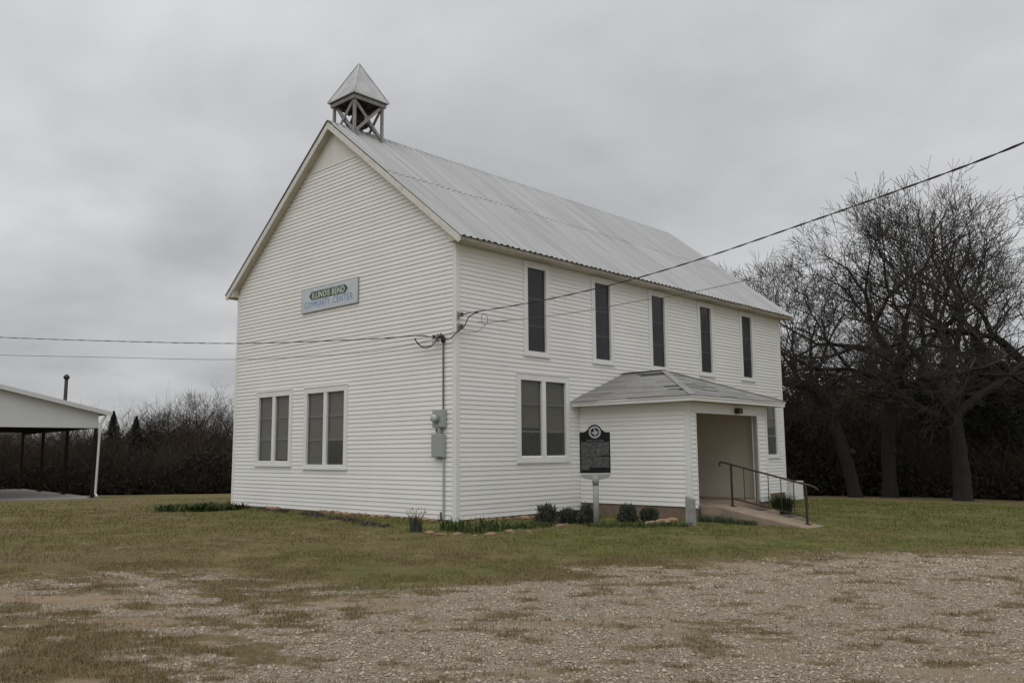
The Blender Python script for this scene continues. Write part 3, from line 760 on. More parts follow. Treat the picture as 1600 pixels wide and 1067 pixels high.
for x in (3.64, 5.36):
    MB().box((x-0.02, YR-0.02, zbase(x)-0.03), (x+0.02, YR+0.02, zrail(x))).build('post', M['iron'], rail)
    MB().box((x-0.075, YR-0.06, zbase(x)+0.001), (x+0.075, YR+0.06, zbase(x)+0.012)).build('base_plate', M['iron'], rail)
for i in range(1, 6):
    x = 3.64+1.72*i/6+0.02
    MB().tube([(x, YR, zbase(x)+0.165), (x, YR, zrail(x))], 0.0095, 6).build('baluster', M['iron'], rail)
# grey stone marker at the porch corner
g = ground_at(1080, 821)
mb = MB(); mb.prism([(g.x-0.10, g.y-0.07, g.z-0.1), (g.x+0.09, g.y-0.07, g.z-0.1), (g.x+0.08, g.y-0.07, g.z+0.55), (g.x-0.085, g.y-0.07, g.z+0.61)], (0, 0.15, 0))
tag(mb.build('stone_post', M['slabstone'], None, bevel=0.02), 'short grey stone post with slanted top at the porch corner', 'stone post')
# white box at the back corner
g = Vector((0.12, 15.95, tz(0.12, 15.95)))
ub = empty('utility_box', g, 'white utility box on the grass past the far corner of the hall', 'utility box')
MB().box((g.x-0.42, g.y-0.3, g.z), (g.x+0.10, g.y+0.3, g.z+0.60)).build('cabinet', M['trim'], ub, bevel=0.02)
MB().box((g.x-0.44, g.y-0.32, g.z+0.602), (g.x+0.12, g.y+0.32, g.z+0.63)).build('lid', M['trim'], ub, bevel=0.01)

# ------------------------------------------------------------------ wall sign
def text_mesh(s, w, h, bold=0.0, depth=0.004):
    cu = bpy.data.curves.new('txt', 'FONT'); cu.body = s; cu.size = 1.0; cu.offset = bold; cu.extrude = 0.0
    cu.space_character = 1.12; cu.align_x = 'CENTER'; cu.resolution_u = 3
    to = bpy.data.objects.new('txt', cu); COL.objects.link(to)
    dg = bpy.context.evaluated_depsgraph_get()
    me = bpy.data.meshes.new_from_object(to.evaluated_get(dg))
    bpy.data.objects.remove(to)
    v = np.array([p.co[:] for p in me.vertices]); lo, hi = v.min(0), v.max(0)
    for p in me.vertices:
        p.co.x = ((p.co.x-lo[0])/(hi[0]-lo[0])-0.5)*w; p.co.y = ((p.co.y-lo[1])/(hi[1]-lo[1])-0.5)*h; p.co.z = 0
    return me
SX0, SX1, SZ0, SZ1 = -5.90, -3.47, 5.072, 5.695
sg = empty('wall_sign', ((SX0+SX1)/2, -0.03, SZ0), 'grey board sign with green arrow plate and blue lettering on the gable', 'sign')
MB().box((SX0, -0.052, SZ0), (SX1, -0.024, SZ1)).build('board', M['sign_board'], sg, bevel=0.003)
fr = MB()
fr.box((SX0-0.012, -0.056, SZ0-0.012), (SX1+0.012, -0.022, SZ0-0.0005)); fr.box((SX0-0.012, -0.0555, SZ1+0.0005), (SX1+0.012, -0.0215, SZ1+0.010)); fr.box((SX1+0.0005, -0.0556, SZ0), (SX1+0.012, -0.022, SZ1)); fr.box((SX0-0.012, -0.0556, SZ0), (SX0-0.0005, -0.022, SZ1))
fr.build('edging', M['alum'], sg)
sw, sh = SX1-SX0, SZ1-SZ0
def S(a, b): return (SX0+a*sw, -0.0535, SZ1-b*sh)
MB().prism([S(0.135, 0.345), S(0.18, 0.17), S(0.79, 0.17), S(0.835, 0.345), S(0.79, 0.52), S(0.18, 0.52)], (0, 0.0012, 0)).build('arrow_plate', M['sign_green'], sg)
def put_text(s, cxf, czf, w, h, mt_, y):
    me = text_mesh(s, w, h, 0.0); me.materials.clear(); me.materials.append(mt_)
    for k, (dx, dz) in enumerate(((0, 0), (0.009, 0.0), (0.0045, 0.006))):       # heavy painted strokes
        mm = Matrix(((1, 0, 0, SX0+cxf*sw+dx), (0, 0, -1, y+0.0003*k), (0, 1, 0, SZ1-czf*sh+dz), (0, 0, 0, 1)))
        link('lettering', me, sg, mm)
for word, a, b in (('ILLINOIS', 0.195, 0.515), ('BEND', 0.555, 0.775)):
    put_text(word, (a+b)/2, 0.345, (b-a)*sw, 0.245*sh, M['sign_white'], -0.0555)
for word, a, b in (('COMMUNITY', 0.05, 0.515), ('CENTER', 0.57, 0.92)):
    put_text(word, (a+b)/2, 0.70, (b-a)*sw, 0.27*sh, M['sign_blue'], -0.0536)

# ------------------------------------------------------------------ electric service
mt_ = empty('electric_meter', (-0.43, -0.03, 1.31), 'grey electric meter and breaker box on the gable wall near the corner', 'electric meter')
MB().box((-0.60, -0.145, 1.945), (-0.26, -0.026, 2.32)).build('meter_box', M['grey_box'], mt_, bevel=0.012)
mb = MB(); mb.tube([(-0.46, -0.14, 2.14), (-0.46, -0.17, 2.14)], 0.105, 20); mb.build('collar', M['alum'], mt_)
mb = MB(); mb.tube([(-0.46, -0.171, 2.14), (-0.46, -0.25, 2.14), (-0.46, -0.275, 2.14)], [0.088, 0.084, 0.06], 20); mb.build('meter_dome', M['glass_dome'], mt_, smooth=True)
MB().tube([(-0.43, -0.085, 1.80), (-0.43, -0.085, 1.946)], 0.05, 10).build('hub', M['grey_box'], mt_)
MB().tube([(-0.47, -0.05, 1.81), (-0.55, -0.06, 1.86), (-0.54, -0.06, 1.94)], 0.022, 8).build('elbow', M['conduit'], mt_)
bb = MB().box((-0.645, -0.13, 1.31), (-0.28, -0.026, 1.80)).build('breaker_box', M['grey_box'], mt_, bevel=0.008)
MB().box((-0.635, -0.137, 1.33), (-0.29, -0.1305, 1.785)).build('cover', M['grey_box'], mt_, bevel=0.002)
MB().box((-0.47, -0.145, 1.285), (-0.40, -0.06, 1.3095)).build('latch', M['conduit'], mt_)
MB().tube([(-0.345, -0.055, 2.31), (-0.352, -0.055, 3.80)], 0.019, 8).build('conduit', M['conduit'], mt_)
MB().tube([(-0.335, -0.05, -0.05), (-0.335, -0.05, 1.311)], 0.022, 8).build('conduit', M['pale_conduit'], mt_)
MB().tube([(-0.352, -0.055, 3.78), (-0.352, -0.06, 3.88), (-0.36, -0.12, 3.93), (-0.37, -0.17, 3.88)], [0.04, 0.055, 0.055, 0.04], 10).build('weatherhead', M['porcelain'], mt_, smooth=True)
MB().tube([(-0.42, -0.05, 0.0), (-0.42, -0.05, 0.16)], [0.025, 0.02], 6).build('ground_rod', M['conduit'], mt_)
def insulator(p, n, label):
    p = Vector(p); n = Vector(n)
    o = empty('wire_bracket', p, label, 'wire bracket', 'wire brackets on the walls')
    MB().bar(p+n*0.001, p+n*0.03, 0.06, 0.16, up=(0, 0, 1)).build('plate', M['alum'], o)
    MB().tube([p+n*0.03, p+n*0.12], 0.012, 6).build('arm', M['conduit'], o)
    MB().lathe(p+n*0.12-Vector((0, 0, 0.045)), [(0.02, 0), (0.045, 0.01), (0.028, 0.03), (0.028, 0.06), (0.045, 0.08), (0.02, 0.09)], 12).build('spool', M['porcelain'], o, smooth=True)
    return p+n*0.13
def on_x(px, py, X): d = ray(px, py); return Vector(CP+d*(X-CP[0])/d[0])
def on_y(px, py, Y): d = ray(px, py); return Vector(CP+d*(Y-CP[1])/d[1])
ia = insulator((0.03, 0.02, on_x(719, 492, 0.1).z), (1, 0, 0), 'upper wire bracket on the corner of the long wall')
ib = insulator((0.03, 0.02, on_x(719, 511, 0.1).z), (1, 0, 0), 'lower wire bracket on the corner of the long wall')
pg = on_y(680, 527, -0.1)
ic = insulator((pg.x, -0.021, pg.z), (0, -1, 0), 'wire bracket on the gable wall beside the conduit top')

# ------------------------------------------------------------------ overhead wires
def bez(points, n):
    """smooth curve through world points (Catmull-Rom)"""
    P = [Vector(p) for p in points]; P = [P[0]*2-P[1]]+P+[P[-1]*2-P[-2]]; out = []
    for i in range(1, len(P)-2):
        for k in range(n):
            t = k/n; a_, b_, c_, d_ = P[i-1], P[i], P[i+1], P[i+2]
            out.append(0.5*((2*b_)+(c_-a_)*t+(2*a_-5*b_+4*c_-d_)*t*t+(3*b_-a_-3*c_+d_)*t**3))
    out.append(P[-2]); return out
def span(a, b, sag, n=60):
    a = Vector(a); b = Vector(b)
    return [a.lerp(b, i/n)-Vector((0, 0, 4*sag*(i/n)*(1-i/n))) for i in range(n+1)]
def twisted(pts, r, pitch, name, mt_):
    """two strands laid round each other"""
    mb_ = MB(); acc = 0; fine = []
    for p, q in zip(pts[:-1], pts[1:]):
        k = max(1, int((q-p).length/(pitch/6)))
        fine += [p.lerp(q, i/k) for i in range(k)]
    fine.append(pts[-1])
    for ph in (0, math.pi):
        o_ = []; s_ = 0
        for i, p in enumerate(fine):
            d = (fine[min(i+1, len(fine)-1)]-fine[max(i-1, 0)]).normalized(); a_ = d.cross(Vector((0, 0, 1))).normalized(); b_ = a_.cross(d)
            if i: s_ += (p-fine[i-1]).length
            t = s_/pitch*2*math.pi+ph
            o_.append(p+(a_*math.cos(t)+b_*math.sin(t))*r)
        mb_.tube(o_, r, 5)
    return mb_.build(name, mt_, None, smooth=True)
def ext(ps, m_):
    """carry a wire on towards its pole, well out of the frame"""
    d = ps[-1]-ps[-2]; d.z *= 0.5; d.normalize()
    return ps+[ps[-1]+d*m_*k/4 for k in range(1, 5)]
WIRE_R = at_dist(1600, 223, 9.0)
far_r = at_dist(1900, 78, 7.2)
w1 = bez([ia, at_dist(745, 487, 17.55), at_dist(850, 469, 16.6), at_dist(975, 440, 15.4), at_dist(1100, 403, 14.1), at_dist(1235, 357, 12.6), at_dist(1400, 299, 10.9), WIRE_R, far_r], 14); w1 = ext(w1, 10)
tag(twisted(w1, 0.0068, 0.9, 'power_line', M['cable']), 'thick twisted black power line rising to the upper right', 'power line')
w2 = bez([on_x(745, 503, 0.2), on_x(800, 500, 0.8), at_dist(900, 488, 17.4), at_dist(1000, 470, 17.0), at_dist(1060, 461, 16.7), at_dist(1200, 430, 16.0), at_dist(1400, 377, 15.1), at_dist(1600, 306, 14.2), at_dist(1800, 215, 13.4)], 14); w2 = ext(w2, 12)
mb = MB(); mb.tube(w2, 0.0058, 5); tag(mb.build('telephone_line', M['cable2'], None, smooth=True), 'thin grey telephone line below the thick one, crossing the roof edge', 'telephone line')
L1 = at_dist(-160, 518, 30)
w3 = bez([ic+Vector((-0.06, 0, 0)), at_dist(650, 524.5, 18.7), at_dist(560, 530.5, 19.7), at_dist(370, 536.5, 22.2), at_dist(180, 533, 25), at_dist(0, 527, 27.6), L1], 14); w3 = ext(w3, 20)
tag(twisted(w3, 0.0068, 0.9, 'power_line', M['cable']), 'black power line running left from the gable bracket across the sky', 'power line')
w4 = bez([Vector((0.0, -0.05, 3.98)), at_dist(640, 539, 18.9), at_dist(540, 553, 20.0), at_dist(365, 561.5, 22.4), at_dist(180, 558.5, 25), at_dist(0, 554.5, 27.6), at_dist(-160, 548, 30)], 14); w4 = ext(w4, 20)
mb = MB(); mb.tube(w4, 0.006, 5); tag(mb.build('telephone_line', M['cable2'], None, smooth=True), 'thin wire running left below the power line across the gable', 'telephone line')
# drop loops between brackets
dl = bez([at_dist(747, 487.5, 17.53), on_x(733, 495, 0.18), ib+Vector((0.04, 0.02, 0.0)), Vector((0.08, -0.06, ib.z-0.12)), Vector((-0.02, -0.13, ib.z-0.24)), Vector((-0.2, -0.14, 3.84)), Vector((-0.36, -0.16, 3.88))], 8)
mb = MB(); mb.tube(dl, 0.013, 6); tag(mb.build('service_cable', M['cable'], None, smooth=True), 'black service cable bending round the building corner to the conduit', 'cable')
dl = bez([Vector((-0.38, -0.17, 3.87)), Vector((-0.55, -0.2, 3.72)), Vector((-0.85, -0.18, 3.70)), Vector((-1.1, -0.17, 3.86)), ic+Vector((-0.55, -0.05, 0.02))], 8)
mb = MB(); mb.tube(dl, 0.011, 6)
dl = bez([Vector((-0.40, -0.17, 3.86)), Vector((-0.6, -0.14, 3.80)), ic+Vector((0, -0.02, -0.18)), Vector((-1.0, -0.15, 3.76)), ic+Vector((-0.62, -0.03, 0.03))], 8)
mb.tube(dl, 0.008, 6); tag(mb.build('service_cable', M['cable'], None, smooth=True), 'drooping black cable loops between gable bracket and conduit', 'cable')
cl = on_x(757, 499, 0.25); c_pts = [cl+Vector((0, math.cos(t)*0.10, math.sin(t)*0.13)) for t in np.linspace(-1.2, 5.6, 22)]
mb = MB(); mb.tube(bez([Vector((0.1, 0.12, ib.z-0.1)), Vector((0.12, 0.5, ib.z-0.06)), *c_pts[::3], on_x(800, 500, 0.8)], 5), 0.005, 5)
tag(mb.build('loose_wire', M['cable2'], None), 'thin curled loose wire on the long wall near the corner', 'wire')

# ------------------------------------------------------------------ historical marker
g = ground_at(932, 821)
mk = empty('historical_marker', g, 'black cast plaque with round seal on a grey post before the porch', 'marker')
fdir = Vector((CP[0]-g.x, CP[1]-g.y, 0)).normalized(); ang = R(6)
fdir = Vector((fdir.x*math.cos(ang)-fdir.y*math.sin(ang), fdir.x*math.sin(ang)+fdir.y*math.cos(ang), 0))
rdir = Vector((-fdir.y, fdir.x, 0))
mpx = FPX/((g-Vector(CP)).dot(Vector(FW)))             # pixels per metre here
mw_ = 48/mpx; zb_ = g.z+(821-742)/mpx; hh = (742-676)/mpx; tt = (742-664)/mpx
def MPt(a, b, n=0.0): return g+rdir*a+Vector((0, 0, b))+fdir*n-Vector((0, 0, g.z)) if False else Vector((g.x, g.y, 0))+rdir*a+Vector((0, 0, b))+fdir*n
MB().tube([(g.x, g.y, g.z-0.1), (g.x, g.y, zb_-0.03)], 0.058, 14).build('post', M['alum'], mk, smooth=True)
MB().tube([(g.x, g.y, zb_-0.22), (g.x, g.y, zb_-0.03)], [0.062, 0.075], 14).build('socket', M['alum'], mk, smooth=True)
br = [MPt(-mw_/2, zb_, -0.03), MPt(mw_/2, zb_, -0.03)]
for k in range(9):
    t = math.pi*k/8; br.append(MPt(math.cos(t)*mw_*0.47, zb_-0.035-math.sin(t)*0.075, -0.03))
MB().prism(br, fdir*0.06).build('bracket', M['alum'], mk)
out = [(-mw_/2, 0.03), (mw_/2, 0.03), (mw_/2, hh)]
rr = 0.145; cz_ = tt-rr
out += [(rr*1.55, hh), (rr*1.25, hh+0.02), (rr*1.05, hh+0.06)]
out += [(rr*math.cos(t), cz_+rr*math.sin(t)) for t in np.linspace(0.15, math.pi-0.15, 13)]
out += [(-rr*1.05, hh+0.06), (-rr*1.25, hh+0.02), (-rr*1.55, hh), (-mw_/2, hh)]
pl = MB().prism([MPt(a, zb_+b, -0.025) for a, b in out], fdir*0.05).build('plaque', M['plaque'], mk)
def disc(mb_, cz, r0, r1, n0, n1, k=28):
    vs_ = []; fs_ = []
    for i in range(k):
        t = 2*math.pi*i/k
        for r_, n_ in ((r0, n0), (r1, n0), (r1, n1), (r0, n1)): vs_.append(MPt(r_*math.cos(t), cz+r_*math.sin(t), n_))
    for i in range(k):
        j = (i+1) % k
        for q in range(4): fs_.append((4*i+q, 4*j+q, 4*j+(q+1) % 4, 4*i+(q+1) % 4))
    mb_.add(vs_, fs_)
mb = MB(); sc_ = zb_+cz_-0.012; disc(mb, sc_, 0.088, 0.124, 0.026, 0.032); mb.build('seal_ring', M['letter_grey'], pl)
state = [(-0.020, 0.075), (0.008, 0.075), (0.008, 0.032), (0.030, 0.026), (0.060, 0.020), (0.066, -0.018), (0.050, -0.032), (0.022, -0.052), (0.018, -0.082), (-0.002, -0.070), (-0.016, -0.038), (-0.030, -0.028), (-0.040, -0.040), (-0.056, -0.024), (-0.070, 0.004), (-0.020, 0.006)]
MB().prism([MPt(a, sc_+b, 0.0255) for a, b in state], fdir*0.006).build('seal_emblem', M['letter_grey'], pl)
def inscription_mat():
    mt__ = bpy.data.materials.new('inscription'); mt__.use_nodes = True; nt = mt__.node_tree; bs = nt.nodes['Principled BSDF']; bs.inputs['Roughness'].default_value = 0.6; bs.inputs['Specular IOR Level'].default_value = 0.2
    tcn = N(nt, 'ShaderNodeNewGeometry'); sp = N(nt, 'ShaderNodeSeparateXYZ'); L(nt, tcn.outputs['Position'], sp.inputs[0])
    w_ = N(nt, 'ShaderNodeMath', operation='MULTIPLY', inp={1: 1/0.0245}); L(nt, sp.outputs['Z'], w_.inputs[0])
    f = N(nt, 'ShaderNodeMath', operation='FRACT'); L(nt, w_.outputs[0], f.inputs[0])
    row = N(nt, 'ShaderNodeMath', operation='GREATER_THAN', inp={1: 0.30}); L(nt, f.outputs[0], row.inputs[0])
    mp_ = N(nt, 'ShaderNodeMapping', inp={'Scale': (70, 70, 55)}); L(nt, tcn.outputs['Position'], mp_.inputs[0])
    nz = N(nt, 'ShaderNodeTexNoise', inp={'Scale': 1.0, 'Detail': 1.0}); L(nt, mp_.outputs[0], nz.inputs['Vector'])
    gt = N(nt, 'ShaderNodeMath', operation='GREATER_THAN', inp={1: 0.47}); L(nt, nz.outputs[0], gt.inputs[0])
    ml = N(nt, 'ShaderNodeMath', operation='MULTIPLY'); L(nt, row.outputs[0], ml.inputs[0]); L(nt, gt.outputs[0], ml.inputs[1])
    mx_ = N(nt, 'ShaderNodeMix', data_type='RGBA'); mx_.inputs[6].default_value = (0.014, 0.014, 0.015, 1); mx_.inputs[7].default_value = (0.16, 0.163, 0.163, 1)
    L(nt, ml.outputs[0], mx_.inputs[0]); L(nt, mx_.outputs[2], bs.inputs['Base Color'])
    return mt__
IM = inscription_mat()
def plate(a0, a1, b0, b1): return MB().prism([MPt(a0, zb_+b0, 0.0255), MPt(a1, zb_+b0, 0.0255), MPt(a1, zb_+b1, 0.0255), MPt(a0, zb_+b1, 0.0255)], fdir*0.002).build('inscription', IM, pl)
ww = mw_/2-0.025
plate(-ww, ww, 0.455*hh, 0.77*hh); plate(-ww, ww*0.30, 0.43*hh, 0.454*hh); plate(-ww, ww, 0.16*hh, 0.425*hh); plate(-ww, -ww*0.45, 0.10*hh, 0.158*hh)
plate(-ww*0.6, ww*0.6, 0.785*hh, 0.815*hh)

# ------------------------------------------------------------------ rocks
def rock_mesh(seed):
    rr_ = random.Random(seed); mb_ = MB(); n_ = 7
    prof = [(0.35, -0.25), (0.95, -0.2), (1.0, 0.15), (0.72, 0.5), (0.25, 0.62)]
    vs_ = []
    for r_, z_ in prof:
        for k in range(n_):
            t = 2*math.pi*k/n_; q = r_*rr_.uniform(0.72, 1.15)
            vs_.append((q*math.cos(t), q*math.sin(t), z_+rr_.uniform(-0.1, 0.1)))
    fs_ = []
    for i in range(len(prof)-1):
        for k in range(n_): fs_.append((i*n_+k, i*n_+(k+1) % n_, (i+1)*n_+(k+1) % n_, (i+1)*n_+k))
    fs_.append(tuple(range(n_-1, -1, -1))); fs_.append(tuple((len(prof)-1)*n_+k for k in range(n_)))
    return mb_.add(vs_, fs_).mesh('rock', M['rock'])
RM = [rock_mesh(s) for s in range(6)]
rk = random.Random(21)
ORD = ['first', 'second', 'third', 'fourth', 'fifth', 'sixth', 'seventh', 'eighth', 'ninth', 'tenth', 'eleventh', 'twelfth', 'thirteenth', 'fourteenth', 'fifteenth', 'sixteenth', 'seventeenth']
def rock(x, y, s, fl, label, group):
    mm = Matrix.Translation((x, y, tz(x, y)+0.005)) @ Matrix.Rotation(rk.uniform(0, 6.28), 4, 'Z') @ Matrix.Diagonal((s*rk.uniform(0.9, 1.5), s*rk.uniform(0.7, 1.0), s*fl, 1))
    tag(link('rock', RM[rk.randrange(6)], None, mm), label, 'rock', group)
for i in range(17):
    x = -0.5-0.26*i-rk.uniform(0, 0.10)
    rock(x, -0.13-rk.uniform(0, 0.07), rk.uniform(0.055, 0.105), 1.0, ORD[i]+' orange rock left of the conduit along the gable foot', 'rocks along the gable wall')
for i in range(3): rock(-7.15+0.15*i+0.03*i*i, -0.14, 0.085, 1.2, ['right', 'middle', 'left'][2-i]+' orange rock of the clump under the leftmost windows', 'rock clump under the gable windows')
for i in range(12):
    y = 0.45+0.22*i
    rock(0.15+rk.uniform(0, 0.1)+0.02*i, y, rk.uniform(0.07, 0.12), 0.9, ORD[i]+' brown rock from the near corner along the long wall', 'rocks along the long wall')
for k, (px, py) in enumerate(((648, 836), (672, 834), (690, 836), (708, 835), (735, 837), (762, 836), (797, 832), (818, 830), (880, 822), (893, 819))):
    p = ground_at(px, py); rock(p.x+rk.uniform(-0.1, 0.1), p.y+rk.uniform(-0.1, 0.1), rk.uniform(0.05, 0.12), rk.uniform(0.4, 0.8), ORD[k]+' flat pale rock from the left edging the corner bed', 'rocks edging the corner bed')
for k, (px, py, s) in enumerate(((1018, 818, 0.14), (1034, 816, 0.17), (1050, 813, 0.15), (1062, 811, 0.13))):
    p = ground_at(px, py); rock(p.x, p.y, s, 0.6, ['leftmost', 'second', 'third', 'rightmost'][k]+' large tan sandstone slab left of the grey stone post', 'sandstone slabs by the stone post')

# ------------------------------------------------------------------ small plants
def blades(seed, n_, rad, hmin, hmax, lean, width, segs=3):
    """strap leaves from a clump"""
    r_ = np.random.RandomState(seed); vs_ = []; fs_ = []
    for i in range(n_):
        a_ = r_.rand()*6.283; q = rad*math.sqrt(r_.rand()); x, y = q*math.cos(a_), q*math.sin(a_)
        d = r_.rand()*6.283; h_ = hmin+(hmax-hmin)*r_.rand(); ln = lean*(0.3+r_.rand()); w_ = width*(0.7+0.6*r_.rand())
        b = len(vs_)
        for s_ in range(segs+1):
            t = s_/segs; off = ln*t*t*h_; cw = w_*(1-t)**0.7/2
            px_, py_ = x+math.cos(d)*off, y+math.sin(d)*off
            vs_.append((px_-math.sin(d)*cw, py_+math.cos(d)*cw, h_*t*(1-0.25*ln*t))); vs_.append((px_+math.sin(d)*cw, py_-math.cos(d)*cw, h_*t*(1-0.25*ln*t)))
        for s_ in range(segs): fs_.append((b+2*s_, b+2*s_+1, b+2*s_+3, b+2*s_+2))
    return vs_, fs_
def plant(name, p, vf, mt_, label, cat, group=None, extra=None):
    o = empty(name, p, label, cat, group)
    vs_, fs_ = vf
    me = MB().add(vs_, fs_).mesh('foliage', mt_)
    link('foliage', me, o, Matrix.Translation(p))
    if extra: link(extra[0], MB().add(*extra[1]).mesh(extra[0], extra[2]), o, Matrix.Translation(p))
    return o
def shrub_leaves(seed, n_, rx, rz, size):
    r_ = np.random.RandomState(seed); vs_ = []; fs_ = []
    for i in range(n_):
        d = r_.randn(3); d /= np.linalg.norm(d); d[2] = abs(d[2])*1.0-0.15
        rad = 0.45+0.6*r_.rand()**0.6
        lump = 1+0.12*r_.rand()+0.28*math.sin(4*math.atan2(d[1], d[0])+seed)*(1-abs(d[2]))+0.15*math.sin(7*d[2]+seed*2)
        c = np.array([d[0]*rx*rad*lump, d[1]*rx*rad*lump, max(0.02, (d[2]*0.8+0.22)*rz*rad*lump)])
        dirv = d*0.7+r_.randn(3)*0.45+np.array([0, 0, 0.6]); dirv /= np.linalg.norm(dirv)
        sd2 = np.cross(dirv, r_.randn(3)); sd2 /= np.linalg.norm(sd2)
        l_ = size*(0.6+0.8*r_.rand()); b = len(vs_)
        for q in (c-sd2*l_*0.16, c+sd2*l_*0.16, c+dirv*l_): vs_.append(tuple(q))
        fs_.append((b, b+1, b+2))
    return vs_, fs_
shr = [(855, 818, 0.26, 'round dark green shrub by the long wall, farthest from the marker'), (888, 817, 0.23, 'round dark shrub on the left of the marker, second from the wall end'), (916, 818, 0.26, 'dark green shrub right beside the marker post'),
       (981, 816, 0.25, 'round dark shrub under the porch wall, right of the marker'), (1015, 815, 0.23, 'dark shrub under the porch wall nearest the tan rocks')]
for i, (px, py, r_, lb) in enumerate(shr):
    p = ground_at(px, py)
    stems = MB()
    for k in range(7): t = k*0.9; stems.tube([(0.03*math.cos(t), 0.03*math.sin(t), -0.03), (r_*0.6*math.cos(t), r_*0.6*math.sin(t), r_*1.1)], [0.008, 0.004], 4)
    plant('shrub', p, shrub_leaves(30+i, 1500, r_*0.74, r_*1.35, 0.075), M['leaf_dark'], lb, 'shrub', 'shrubs in the bed before the porch', ('stems', (stems.v, stems.f), M['dead']))
for k, (px, py, n_, rad, lb) in enumerate(((740, 831, 90, 0.42, 'clump of green iris leaves at the near corner of the hall'), (708, 829, 45, 0.30, 'green iris leaves against the corner board'), (770, 829, 40, 0.30, 'low iris clump just right of the near corner'))):
    p = ground_at(px, py); plant('iris_clump', p, blades(50+k, n_, rad, 0.16, 0.34, 0.7, 0.035), M['leaf_green'], lb, 'plant', 'iris clumps at the corner')
p = ground_at(650, 831)
hd = []; hf = []
rg = random.Random(3)
for i in range(26):
    a_ = rg.uniform(0, 6.28); q = rg.uniform(0.05, 0.2); z_ = rg.uniform(0.26, 0.42); b = len(hd); x, y = q*math.cos(a_), q*math.sin(a_)
    for d in ((-0.018, 0, 0), (0.018, 0, 0), (0, 0.012, 0.05)): hd.append((x+d[0], y+d[1], z_+d[2]))
    hf.append((b, b+1, b+2))
plant('tall_grass_clump', p, blades(61, 110, 0.12, 0.28, 0.50, 0.6, 0.014), M['leaf_dark'], 'tall grassy clump with pale tips before the gable wall', 'plant', None, ('seed_heads', (hd, hf), M['straw']))
for k, (px, py, n_, rad, lb) in enumerate(((287, 797, 130, 0.7, 'leafy green plants farthest left of the gable wall'), (318, 797, 120, 0.65, 'leafy green plants in the middle of the left bed'), (345, 796, 110, 0.6, 'leafy green plants against the left corner of the gable'))):
    p = ground_at(px, py); v1, f1 = blades(70+k, n_*3, rad, 0.10, 0.27, 1.6, 0.06); plant('leafy_plant', p, (v1, f1), M['leaf_green'], lb, 'plant', 'green plants at the left corner')
p = Vector((3.62, 7.55, tz(3.62, 7.55)))
v1, f1 = blades(80, 420, 0.20, 0.35, 0.68, 0.75, 0.030); plant('fern_bush', p, (v1, f1), M['leaf_fern'], 'spiky dark green bush at the porch pier behind the handrail', 'bush')
for k, (x, y, lb) in enumerate(((3.45, 4.36, 'rank green grass clump at the ramp side next to the stone post'), (3.85, 4.38, 'middle green grass clump along the ramp side'), (4.3, 4.38, 'low green grass clump at the lower end of the ramp side'))):
    p = Vector((x, y, tz(x, y))); plant('grass_clump', p, blades(90+k, 260, 0.24, 0.08, 0.24-0.04*k, 0.8, 0.012), M['leaf_fern'], lb, 'plant', 'grass clumps beside the ramp')
for k, (px, py, lb) in enumerate(((806, 824, 'low green weeds between the iris clump and the first shrub'), (832, 822, 'low weeds left of the first shrub by the long wall'), (948, 822, 'low green weeds just right of the marker post'), (1000, 822, 'low weeds in front of the porch shrubs'), (1050, 821, 'low weeds before the tan sandstone slabs'))):
    p = ground_at(px, py); plant('weed_clump', p, blades(110+k, 220, 0.40, 0.04, 0.14, 1.4, 0.022), M['leaf_green'], lb, 'plant', 'weeds in the front bed')
# dead stalks along the worn strip before the gable
r_ = np.random.RandomState(9); v1 = []; f1 = []
for i in range(2600):
    x = -8.3+8.2*r_.rand(); y = float(strip_y(x))+0.09*r_.randn()
    if fbm(np.array(x*1.7), np.array(3.3)) < 0.47: continue
    z = tz(x, y); a_ = r_.rand()*6.283; h_ = 0.03+0.07*r_.rand(); l_ = 0.05+0.06*r_.rand(); b = len(v1)
    v1 += [(x, y, z), (x+0.02*math.cos(a_+1.5), y+0.02*math.sin(a_+1.5), z), (x+l_*math.cos(a_), y+l_*math.sin(a_), z+h_)]; f1.append((b, b+1, b+2))
o = link('dead_stalks', MB().add(v1, f1).mesh('dead_stalks', M['dead'])); tag(o, 'line of dead grey stalks in the lawn before the gable', 'dead stalks', None, 'stuff')

